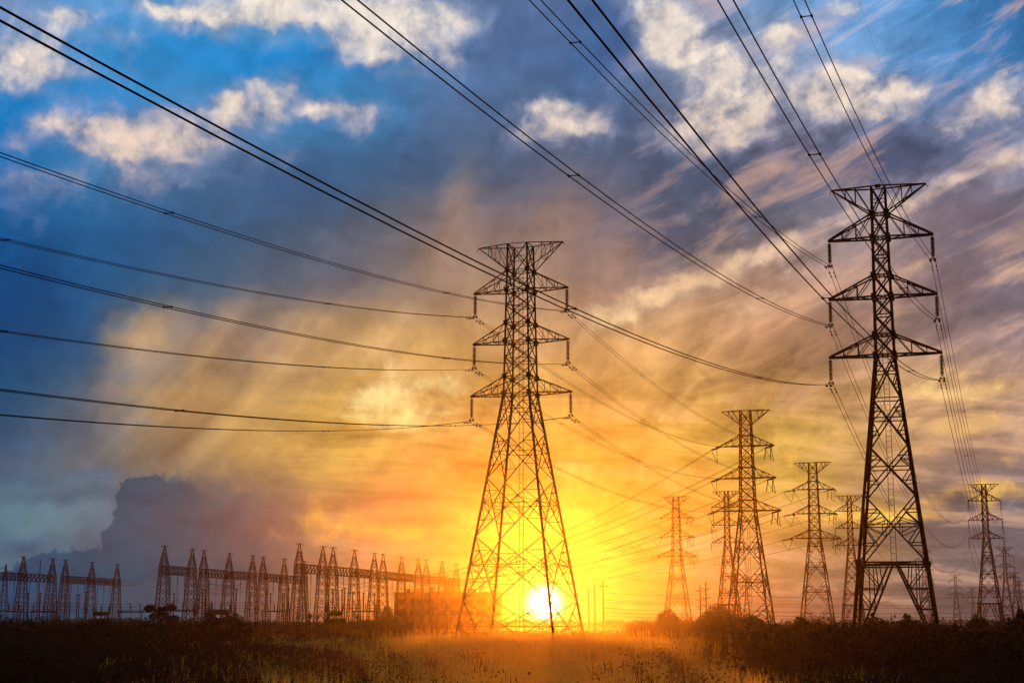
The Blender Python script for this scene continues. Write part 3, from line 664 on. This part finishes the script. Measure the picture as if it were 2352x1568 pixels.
for lev in range(3):
    for s in (-1, 1):
        p = PC + Matrix.Rotation(YC, 3, 'Z') @ Vector((s * C_A[lev], 0, C_H[lev])); q = tip_of('tension', T1, YT, lev, s, .1) + inc * 2.8
        line(f'thin twin cable from the {LV[lev]} {SD[s]} arm of the middle pylon down to the right', p, q, SAG_C, 'cables from the middle pylon to the next one', r=.022, spacers=(35, 80), damp=True)
# tallest pylon -> R2 and on
SAG_R = 12.4
for lev in range(3):
    for s in (-1, 1):
        h, a_ = A_H[lev]; p = PR + Matrix.Rotation(YR, 3, 'Z') @ Vector((s * a_, 0, h)); q = tip_of('slim', R2, -.16, lev, s)
        line(f'twin cable from the {LV[lev]} {SD[s]} arm of the tallest pylon down to the distant pylon', p, q, SAG_R, 'cables from the tallest pylon to the distant one', r=.026, spacers=(60, 120, 190, 260), n=60)
def far_span(A, ya, B, yb, ka, kb, label, sag, grp, r=.05, sa=1., sb=1.):
    for lev in range(3):
        for s in (-1, 1):
            line(label % (LV[lev], SD[s]), tip_of(ka, A, ya, lev, s, None, sa), tip_of(kb, B, yb, lev, s, None, sb), sag, grp, sep=0, r=r, damp=False, n=24)
far_span(R2, -.16, R3, -.2, 'slim', 'slim', 'faint %s %s cable between the two larger distant pylons at the right edge', 7, 'cables between distant pylons', .045, 1., K3)
far_span(R3, -.2, R4, -.2, 'slim', 'slim', 'faint %s %s cable between the small far pylons at the right edge', 4, 'cables between distant pylons', .04, K3, K4)
C4 = place(1950, 1138); (C5, K5c), (C6, K6c), (C7, K7c) = place_far(2120, 1263.8), place_far(2193.5, 1318), place_far(2232.7, 1348)
far_tower(proto_far, 'distant pylon with straight insulators partly behind the left leg of the tallest pylon', C4, -.3, 'distant pylons')
far_tower(proto_far, 'small far pylon seen through the right leg of the tallest pylon', C5, -.3, 'distant pylons', K5c)
far_tower(proto_far, 'tiny far pylon standing alone between the tallest pylon and the right edge group', C6, -.3, 'distant pylons', K6c)
far_tower(proto_far, 'faint tiny pylon just left of the largest distant pylon at the right edge', C7, -.3, 'distant pylons', K7c)
C8 = place(1668, 1128); far_tower(proto_far, 'slim distant pylon half behind the left side of the jumper loop pylon', C8, -.3, 'distant pylons')
C9, K9c = place_far(1713.5, 1323); far_tower(proto_far, 'tiny far pylon seen between the legs of the jumper loop pylon', C9, -.3, 'distant pylons', K9c)
for lev in range(3):
    for s in (-1, 1):
        line(f'faint {LV[lev]} {SD[s]} cable from the rightmost jumper loop pylon to the distant pylon behind', tip_of('tension', T2, YT, lev, s, .1) + onw * 2.8, tip_of('slim', C4, -.3, lev, s), 3.5, 'cables between distant pylons', sep=0, r=.04, damp=False, n=24)
far_span(C4, -.3, C5, -.3, 'slim', 'slim', 'faint %s %s cable between the distant pylons behind the tallest pylon', 6, 'cables between distant pylons', .045, 1., K5c)
far_span(C8, -.3, C9, -.3, 'slim', 'slim', 'faint %s %s cable behind the jumper loop pylon between two distant pylons', 7, 'cables between distant pylons', .045, 1., K9c)
# thin earth wires overhead
for (P_, y_, e_, Zp, yz, nm) in ((PR, YR, 4.5, ZR, YZ, 'tallest'),):
    for s in (-1, 1):
        p = P_ + Matrix.Rotation(y_, 3, 'Z') @ Vector((s * e_, 0, 44.7)); q = Zp + Matrix.Rotation(yz, 3, 'Z') @ Vector((s * e_, 0, 44.7))
        line(f'hair thin earth wire from the {SD[s]} tip of the top bar of the {nm} pylon', p, q, 6.5, 'earth wires', sep=0, r=.005, damp=False, cat='earth wire')

# ------------------------------------------------------------------ switchyard
def column_mesh():
    mb = MB(); prof = [(0, 1.85), (15, .98), (17.1, .92), (22, .1)]
    P = lambda i, z: Vector((SGN[i][0] * interp(prof, z), SGN[i][1] * interp(prof, z), z))
    lv = [0, 3.6, 6.8, 9.6, 11.8, 13.6, 15, 17.1, 18.9, 20.3, 22]
    for i in range(4):
        j = (i + 1) % 4
        for a, b in zip(lv[:-1], lv[1:]):
            mb.bar(P(i, a), P(i, b), .2 if a < 17 else .15)
            if b < 22: mb.bar(P(i, a), P(j, b), .11); mb.bar(P(j, a), P(i, b), .11)
            if b in (15, 17.1, 18.9, 6.8): mb.bar(P(i, b), P(j, b), .14)
    return mb
col_mesh = column_mesh().mesh('lattice_column'); col_mesh.materials.append(M_STEEL)
pk = MB(); pk.bar((-.9, 0, 21.9), (.9, 0, 21.9), .12); pk.bar((-.75, 0, 21.9), (-.85, 0, 21.5), .1); pk.bar((.75, 0, 21.9), (.85, 0, 21.5), .1); pk._box(Vector((0, 0, 21.95)), .3, .3, .3)
pk_mesh = pk.mesh('peak_crossbar'); pk_mesh.materials.append(M_STEEL)
dr = MB(); dr.tube([(0, 0, 0), (0, 0, -8.5)], .05, 5); dr.lathe((0, 0, -.2), (0, 0, -1), [(0, .05)] + [(k * .3 + o, r_) for k in range(8) for o, r_ in ((.0, .06), (.08, .17), (.2, .06))], 7)
dr_mesh = dr.mesh('dropper_string'); dr_mesh.materials.append(M_INS)
ROWN = ['leftmost dark gantry of the switchyard, cut by the left edge', 'second dark gantry from the left edge with three masts', 'two mast gantry standing left of a gap above the flat topped tree', 'three mast gantry right of the flat topped tree',
        'three mast gantry overlapping the tall two mast gantry in orange haze', 'two mast gantry with the tallest mast in the orange part of the switchyard', 'orange three mast gantry left of the low building', 'hazy three mast gantry above the left end of the low building', 'faint gantry farthest into the sun glare behind the middle pylon']
for row, ps in enumerate(ROWP):
    d = (ps[-1] - ps[0]); yaw = math.atan2(d.y, d.x); base = ps[0].copy()
    t = thing('substation_gantry', ROWN[row], 'gantry', base, yaw, 'switchyard gantries'); Mi = Matrix.Rotation(-yaw, 3, 'Z')
    loc = [Mi @ (p - base) for p in ps]
    for p in loc:
        c = bpy.data.objects.new('lattice_column', col_mesh); COL.objects.link(c); c.parent = t; c.location = p; c.rotation_euler = (0, 0, .1)
        k = bpy.data.objects.new('peak_crossbar', pk_mesh); COL.objects.link(k); k.parent = c; k.rotation_euler = (0, 0, -yaw)
    for p, q in zip(loc[:-1], loc[1:]):
        mb = MB(); n = max(6, int((q - p).length / 1.9)); ext = (q - p).normalized() * 1.1
        A = p - ext; Bq = q + ext; sd = Vector((-(q - p).y, (q - p).x, 0)).normalized() * .85
        for z in (15., 17.):
            for k in (-1, 1): mb.bar(A + sd * k + Vector((0, 0, z)), Bq + sd * k + Vector((0, 0, z)), .2)
        for i in range(n):
            a = A.lerp(Bq, i / n); b = A.lerp(Bq, (i + 1) / n)
            for k in (-1, 1):
                mb.bar(a + sd * k + Vector((0, 0, 15.)), b + sd * k + Vector((0, 0, 17.)), .15); mb.bar(a + sd * k + Vector((0, 0, 17.)), a + sd * k + Vector((0, 0, 15.)), .15)
            for z in (15., 17.): mb.bar(a + sd + Vector((0, 0, z)), b - sd + Vector((0, 0, z)), .12)
        mb.build('lattice_beam', M_STEEL, t)
        for u in (.25, .5, .75):
            o = bpy.data.objects.new('dropper_string', dr_mesh); COL.objects.link(o); o.parent = t; o.location = p.lerp(q, u) + Vector((0, 0, 14.9))
# jumper wires between the gantries
def yard_wire(label, a, b, sag, r=.05, grp='switchyard wires'):
    m = MB(); a = Vector(a); pts = wire_pts(a, b, sag, 16); m.tube([p - a for p in pts], r, 5); o = m.build('bus_wire', M_WIRE, None, a); tag(o, label, 'wire', grp); return o
for k in range(4):
    e = Vector((0, 0, 15.2 + .5 * k)); yard_wire('thin wire strung between the dark left gantries and the two mast gantry', ROWP[1][-1] + e, ROWP[2][0] + e + Vector((0, 0, .3 * k)), 1.2)
for k in range(3):
    e = Vector((0, 0, 12.5 + 1.1 * k)); yard_wire('thin wire sagging through the row right of the flat topped tree', ROWP[2][1] + e, ROWP[3][-1] + e, 1.8)
    yard_wire('thin wire sagging through the rows left of the low building', ROWP[5][1] + e, ROWP[6][-1] + e, 1.8)
for k in range(4):
    e = Vector((0, 0, 6.3 + .8 * k)); yard_wire('long low bus wire crossing the dark left gantries near the scrub', ROWP[0][0] + e + Vector((-6, -25, 0)), ROWP[3][-1] + e, .6, .055)
# insulator posts of the yard
po = MB(); po._box(Vector((0, 0, .4)), .5, .5, .8); po.lathe((0, 0, .8), (0, 0, 1), [(0, .14)] + [(.3 + k * .45 + o, r_) for k in range(13) for o, r_ in ((0, .15), (.1, .25), (.3, .15))] + [(6.4, .15), (6.6, .05)], 8); po.bar((-.5, 0, 7.4), (.5, 0, 7.4), .14); po.bar((0, 0, 7.3), (0, 0, 7.6), .2)
po_mesh = po.mesh('insulator_post'); po_mesh.materials.append(M_INS)
for i, (px, yt) in enumerate([(65,1360),(93,1360),(119,1361),(150,1361),(178,1363),(182.5,1363),(199,1357),(400,1361),(466,1349),(472,1350),(543,1351),(575,1357),(612,1355),(622,1361),(649,1360),(653,1360),(662,1350),(765,1350),(786,1352),(792,1348),(810,1358),(835,1360),(860,1362)]):
    o = bpy.data.objects.new('insulator_post', po_mesh); COL.objects.link(o); o.location = place(px, yt, 12.) * 1. ; o.scale = (1, 1, 12. / 7.6)
    where = 'among the dark left gantries' if px < 250 else 'by the gantries around the flat topped tree' if px < 600 else 'in the orange part of the switchyard'
    tag(o, 'ribbed insulator post standing ' + where, 'insulator', 'switchyard insulator posts ' + where)
def transformer(label, px, ybase, Y):
    p = at(px, ybase, Y); t = thing('power_transformer', label, 'transformer', (p.x, Y, 0), .2); m = MB(); m._box(Vector((0, 0, 2.3)), 5.2, 2.8, 3.6); m._box(Vector((0, 0, .25)), 6, 3.4, .5); m.build('tank', M_STEEL, t)
    m = MB()
    for k in range(9): m._box(Vector((-2.2 + k * .55, -1.9, 2.2)), .12, 1., 2.8)
    m.build('radiator', M_STEEL, t)
    m = MB(); m.tube([(-1.9, 0, 5.3), (1.6, 0, 5.3)], .55, 10); m.bar((-1.2, 0, 4.1), (-1.2, 0, 5.), .2); m.bar((1., 0, 4.1), (1., 0, 5.), .2); m.build('oil_conservator', M_STEEL, t)
    for x in (-1.6, 0, 1.6):
        m = MB(); m.lathe((x, .8, 4.1), (.08 * x, .1, 1), [(0, .2)] + [(.2 + k * .3 + o, r_) for k in range(9) for o, r_ in ((0, .14), (.1, .26), (.2, .14))] + [(3., .1), (3.6, .04)], 8); m.build('bushing', M_INS, t)
transformer('boxy power transformer with three bushings between the left gantries', 232, 1400, 400)
transformer('boxy power transformer with three bushings right of the spiky palms', 770, 1400, 380)
transformer('boxy power transformer with three bushings beside the round bush under the orange mast', 508, 1400, 330)
for i, (px, Y, wh) in enumerate(((20, 420, 'at the left edge'), (100, 430, 'behind the second mast'), (300, 440, 'left of the flat topped tree'), (420, 390, 'right of the flat topped tree'), (630, 420, 'among the orange masts'), (840, 420, 'left of the low building'))):
    p = at(px, 1400, Y); t = thing('disconnector_frame', 'steel portal frame with switch arms on top, ' + wh, 'switch', (p.x, Y, 0), .2, 'switch frames of the switchyard'); m = MB()
    for x in (-3, 3): m.bar((x, 0, 0), (x, 0, 6), .3); m.bar((x, 0, 0), (x * .8, 0, 6), .12)
    m.bar((-3.6, 0, 6), (3.6, 0, 6), .35); m.build('frame', M_STEEL, t)
    for x in (-2.6, 0, 2.6):
        m = MB(); m.lathe((x, 0, 6.1), (0, 0, 1), [(0, .12)] + [(.1 + k * .25 + o, r_) for k in range(6) for o, r_ in ((0, .12), (.08, .24), (.18, .12))] + [(1.8, .1)], 7); m.bar((x, 0, 7.9), (x + (1.6 if i % 2 else -1.3), 0, 8.9), .12); m.build('switch_arm', M_INS, t)
# two thin masts on the far left
def thin_mast(label, px, yt, H, w):
    m = MB(); p = place(px, yt, H)
    for i in range(4):
        for k in range(14):
            a, b = H * k / 14, H * (k + 1) / 14; wa, wb = w * (1 - .9 * k / 14), w * (1 - .9 * (k + 1) / 14); s, s2 = SGN[i], SGN[(i + 1) % 4]
            m.bar((s[0] * wa, s[1] * wa, a), (s[0] * wb, s[1] * wb, b), .16); m.bar((s[0] * wa, s[1] * wa, a), (s2[0] * wb, s2[1] * wb, b), .1)
    o = m.build('lattice_mast', M_STEEL, None, p); tag(o, label, 'mast', None)
thin_mast('tapered lattice mast at the very left edge behind the first gantry', 14, 1296, 22, 1.6)
thin_mast('slender far mast between the first two masts of the leftmost gantry', 93, 1286, 38, .7)

# ------------------------------------------------------------------ low building in the glare
bl = at(908, 1362, 520.); br_ = at(1151, 1362, 520.); Wd = br_.x - bl.x; Hb = bl.z
b = thing('industrial_building', 'low flat roofed building sunk in orange haze left of the sun', 'building', (bl.x, 520, 0))
m = MB(); bays = 8; bw = Wd / bays; t_ = .4
m._box(Vector((Wd / 2, 8, Hb / 2)), Wd - .02, 15., Hb - .02)
for k in range(bays + 1): m._box(Vector((k * bw, .2, Hb / 2)), .7, .8, Hb)
for z in (.5, Hb * .36, Hb * .62, Hb - .5): m._box(Vector((Wd / 2, .25, z)), Wd, .6, 1.)
m.build('wall', M_WALL, b)
for k in range(bays):
    for z in (Hb * .49, Hb * .79):
        w = MB(); w._box(Vector((k * bw + bw / 2, .47, z)), bw * .8, .06, 1.7); w.build('window', M_GLASS, b)
m = MB(); m._box(Vector((Wd / 2, 7.6, Hb + .2)), Wd + .8, 16.8, .4); rf = m.build('roof', M_ROOF, b)
m = MB(); m._box(Vector((Wd * .52, 6, Hb + 1.7)), Wd * .13, 5, 2.6); m.build('roof_hut', M_WALL, rf)
for fx, w_, h_ in ((.12, 1.2, 1.1), (.2, 2.2, .8), (.34, .9, 1.9), (.72, 2.6, 1.2), (.8, .8, 2.2), (.93, 1.6, .9)):
    m = MB(); m._box(Vector((Wd * fx, 4, Hb + .4 + h_ / 2)), w_, 1.6, h_); m.tube([(Wd * fx + w_, 3, Hb + .4), (Wd * fx + w_, 3, Hb + .4 + h_ * 1.5)], .12, 6); m.build('roof_unit', M_ROOF, rf)
m = MB(); m._box(Vector((Wd * .72, -.2, 1.4)), 3., .12, 2.8); m.build('door', M_ROOF, b)

# ------------------------------------------------------------------ wooden poles and their wires
def pole(label, px, yt, H, arms, grp):
    p = place(px, yt, H); t = thing('utility_pole', label, 'pole', p, .3, grp); m = MB(); m.tube([(0, 0, 0), (0, 0, H * .5), (0, 0, H)], [.26, .22, .17], 8); m.build('shaft', M_WOOD, t)
    for z in arms:
        m = MB(); m.bar((-1.5, 0, z), (1.5, 0, z), .16); m.bar((0, 0, z - .8), (-1., 0, z), .08); m.bar((0, 0, z - .8), (1., 0, z), .08)
        for x in (-1.4, -.7, .7, 1.4): m.lathe((x, 0, z), (0, 0, 1), [(0, .05), (.12, .12), (.2, .08), (.28, .12), (.36, .04)], 6)
        m.build('crossarm', M_WOOD, t)
    return p
U = [pole('first thin pole right of the sun, the shortest of three', 1351.7, 1347, 14., (), 'utility poles'), pole('middle one of three thin poles right of the sun', 1365.4, 1339, 14., (), 'utility poles'),
     pole('rightmost and tallest of three thin poles right of the sun', 1385, 1332, 14.5, (12.8,), 'utility poles'),
     pole('left pole of the close pair beside the round bush', 1607.6, 1342, 14., (12.2, 9.6, 7.6), 'utility poles'), pole('right pole of the close pair above the round bush', 1621, 1336, 14.5, (12.6, 10., 8.), 'utility poles')]
end = at(2460, 1400, 440.)
for k, z in enumerate((11.2, 9.2, 8.6, 7.0, 5.9, 5.0)):
    a = Vector((U[2].x, U[2].y, z)); b_ = Vector((U[4].x, U[4].y + .3 * k, z - .2)); c = Vector((end.x, end.y, z - .4))
    yard_wire('thin level wire strung low from the three poles to the close pair of poles', a, b_, .5, .045, 'low wires at left of the close pair of poles')
    yard_wire('thin level wire strung low from the close pair of poles out to the right edge', b_, c, 1.2, .045, 'low wires at right of the close pair of poles')

# ------------------------------------------------------------------ trees, bushes and scrub
def foliage(mb, c, rx, ry, rz, n, size, rg):
    for _ in range(n):
        while True:
            q = Vector((rg.uniform(-1, 1), rg.uniform(-1, 1), rg.uniform(-1, 1)))
            if q.length < 1 and rg.random() < .25 + q.length: break
        mb.leaf(Vector(c) + Vector((q.x * rx, q.y * ry, q.z * rz)), size * rg.uniform(.6, 1.5), size * rg.uniform(.35, .7), rg)
def bush(label, px, ytop, wpx, Y, seed, cat='bush', name='bush', lobes=9, flat=False, dens=1.):
    rg = random.Random(seed); p = at(px, ytop, Y); H = p.z; Wm = wpx * Y / FPX / 2; t = thing(name, label, cat, (p.x, Y, 0), 0)
    tr = MB(); z0 = H * (.55 if flat else .2)
    for k in range(4):
        an = k * 1.6 + rg.random(); tr.tube([(0, 0, 0), (.15 * math.cos(an), .15 * math.sin(an), z0), (Wm * .5 * math.cos(an), Wm * .5 * math.sin(an), H * .8)], [.16, .12, .03], 6)
    tr.build('trunk', M_BARK, t)
    cr = MB()
    for k in range(lobes):
        u = (k + .5) / lobes * 2 - 1; u = u * .85 + rg.uniform(-.1, .1); hh = H * (1 - .30 * u * u * (0 if flat else 1.6)) * rg.uniform(.86, 1.0)
        if k == lobes // 2: hh = H
        if flat:
            foliage(cr, (u * Wm, rg.uniform(-.4, .4) * Wm, hh - H * .12 - rg.choice((0, .0, .18)) * H), Wm * .32, Wm * .3, H * .075, int(260 * dens), .35, rg)
        else:
            r = Wm * rg.uniform(.28, .42); foliage(cr, (u * Wm, rg.uniform(-.4, .4) * Wm, hh * .55), r, r, hh * .45, int(420 * dens), .34, rg)
    cr.build('crown', M_LEAF, t); return t
bush('flat topped dark tree with layered branches in front of the left gantries', 372, 1380, 78, 250, 1, 'tree', 'spreading_tree', 9, True)
bush('small round bush under the second orange gantry mast', 484, 1391, 36, 250, 2, dens=.7)
bush('low wide bush right of the flat topped tree', 535, 1400, 74, 240, 3, dens=.8)
bush('dark tree beside the left end of the low building', 890, 1384, 42, 330, 4, 'tree', 'tree', 7)
bush('bush at the foot of the small hazy pylon right of the sun', 1533, 1389, 58, 300, 5)
bush('big round bush below the close pair of poles', 1650, 1383, 110, 260, 6, lobes=13, dens=1.3)
bush('low bush right of the big round bush', 1722, 1405, 80, 230, 7, lobes=9)
bush('bush under the left leg of the tallest pylon', 1838, 1412, 80, 140, 12, lobes=9)
bush('bush under the middle of the tallest pylon', 2010, 1409, 96, 128, 8, lobes=11)
bush('leafy bush against the right leg of the tallest pylon', 2085, 1404, 84, 125, 9, lobes=9)
bush('dark bush below the distant pylons near the right edge', 2245, 1406, 60, 180, 10)
bush('tall dark bush cut by the right edge of the photo', 2345, 1392, 70, 150, 11, lobes=9, dens=1.2)
for i, (px, yt) in enumerate(((686, 1402), (712, 1402), (729, 1404), (822, 1404))):
    p = at(px, yt, 280.); rg = random.Random(40 + i); t = thing('palm_tree', ['spiky palm below the tallest orange mast, left one', 'spiky palm below the tallest orange mast, right one', 'small palm between the orange gantry masts', 'small palm left of the tree by the low building'][i], 'palm', (p.x, 280, 0), 0, 'small palms')
    m = MB(); m.tube([(0, 0, 0), (.1, 0, p.z * .4), (0, 0, p.z * .75)], [.2, .16, .12], 7); m.build('trunk', M_BARK, t)
    m = MB()
    for k in range(60): m.blade((0, 0, p.z * .7), p.z * .33 * rg.uniform(.6, 1.), .16, rg.uniform(.2, 1.5), rg)
    m.build('crown', M_LEAF, t)
# scrub nobody could count
def scrub(name, bands, n, seed, blade=.5, open_mid=False):
    rg = random.Random(seed); m = MB()
    for _ in range(n):
        a0, a1, d0, d1, h0, h1 = rg.choice(bands); px = rg.uniform(a0, a1); Y = rg.uniform(d0, d1)
        if open_mid and rg.random() < 1.02 * math.exp(-((px - 1230) / 360.) ** 2): continue
        x = (px - VW / 2) / FPX * Y / math.cos(TH)
        gz = ground_z(x, Y); lump = .5 + .5 * math.sin(px * .045 + 3 * math.sin(px * .013) + Y * .05); h = (h0 + (h1 - h0) * lump) * rg.uniform(.75, 1.05)
        if rg.random() < blade:
            for q in range(5): m.blade((x + rg.uniform(-.5, .5), Y + rg.uniform(-.5, .5), gz), h * rg.uniform(.8, 1.12), .09, rg.uniform(.05, .5), rg)
        else:
            for q in range(14): m.leaf(Vector((x + rg.gauss(0, .8), Y + rg.gauss(0, .8), gz + h * rg.random() ** .6)), .45 * (.45 if open_mid else 1) * rg.uniform(.6, 1.4), .1 if open_mid else .22, rg)
    o = m.build(name, M_GRASS); o['kind'] = 'stuff'; return o
scrub('tall_grass', [(1700, 2420, 100, 135, 2.4, 3.5), (1700, 2420, 135, 210, 2.8, 3.8), (1620, 1760, 150, 240, 2.2, 3.4)], 5200, 3, .55)
scrub('scrub', [(-60, 560, 210, 330, 3.2, 4.3), (-60, 860, 240, 340, 3., 4.), (820, 940, 300, 400, 2.5, 3.6), (1440, 1700, 280, 400, 2.2, 3.6)], 5200, 4, .25)
scrub('far_treeline', [(-80, 2440, 545, 590, 3.0, 4.2)], 4200, 5, .0)
scrub('field_weeds', [(-60, 2450, 60, 220, .4, 1.5)], 19000, 8, .72, True)
def glow_meadow():  # blades added, gathered below the sun, to spread its glow over the ground
    rg = random.Random(21); m = MB()
    for _ in range(30000):
        px = rg.gauss(1230, 290); Y = 60 + 290 * rg.random() ** 1.5
        if not 250 < px < 2050: continue
        x = (px - VW / 2) / FPX * Y / math.cos(TH); z = ground_z(x, Y)
        for q in range(3): m.blade((x + rg.uniform(-.6, .6), Y + rg.uniform(-.6, .6), z - .05), rg.uniform(.5, 1.15) * (1 if Y < 140 else .75), rg.uniform(.05, .12), rg.uniform(.05, .9), rg)
    o = m.build('glow_grass', M_GLOW_STRAW); o['kind'] = 'stuff'
glow_meadow()
def glare_fill_clumps():  # tall blades added to hide the middle pylon's feet in place of glare
    rg = random.Random(33); m = MB()
    for _ in range(2000):
        px = rg.gauss(1210, 150); Y = rg.uniform(135, 166); x = (px - VW / 2) / FPX * Y / math.cos(TH)
        for q in range(6): m.blade((x + rg.uniform(-.5, .5), Y + rg.uniform(-.5, .5), ground_z(x, Y) - .05), rg.uniform(1.2, 3.), rg.uniform(.05, .1), rg.uniform(.05, .6), rg)
    o = m.build('glare_fill_straw', M_GLOW_STRAW); o['kind'] = 'stuff'
glare_fill_clumps()

# ------------------------------------------------------------------ haze
hz = MB(); hz._box(Vector((0, 103, 22.)), 860, 1024, 48.)
hm = bpy.data.materials.new('evening_haze'); hm.use_nodes = True; ht = hm.node_tree; ht.nodes.clear()
vo = ht.nodes.new('ShaderNodeVolumePrincipled'); oo = ht.nodes.new('ShaderNodeOutputMaterial'); ht.links.new(vo.outputs[0], oo.inputs['Volume'])
vo.inputs['Color'].default_value = (1., .9, .78, 1); vo.inputs['Density'].default_value = HAZE_D; vo.inputs['Anisotropy'].default_value = HAZE_G
ho = hz.build('haze', hm); ho['kind'] = 'stuff'
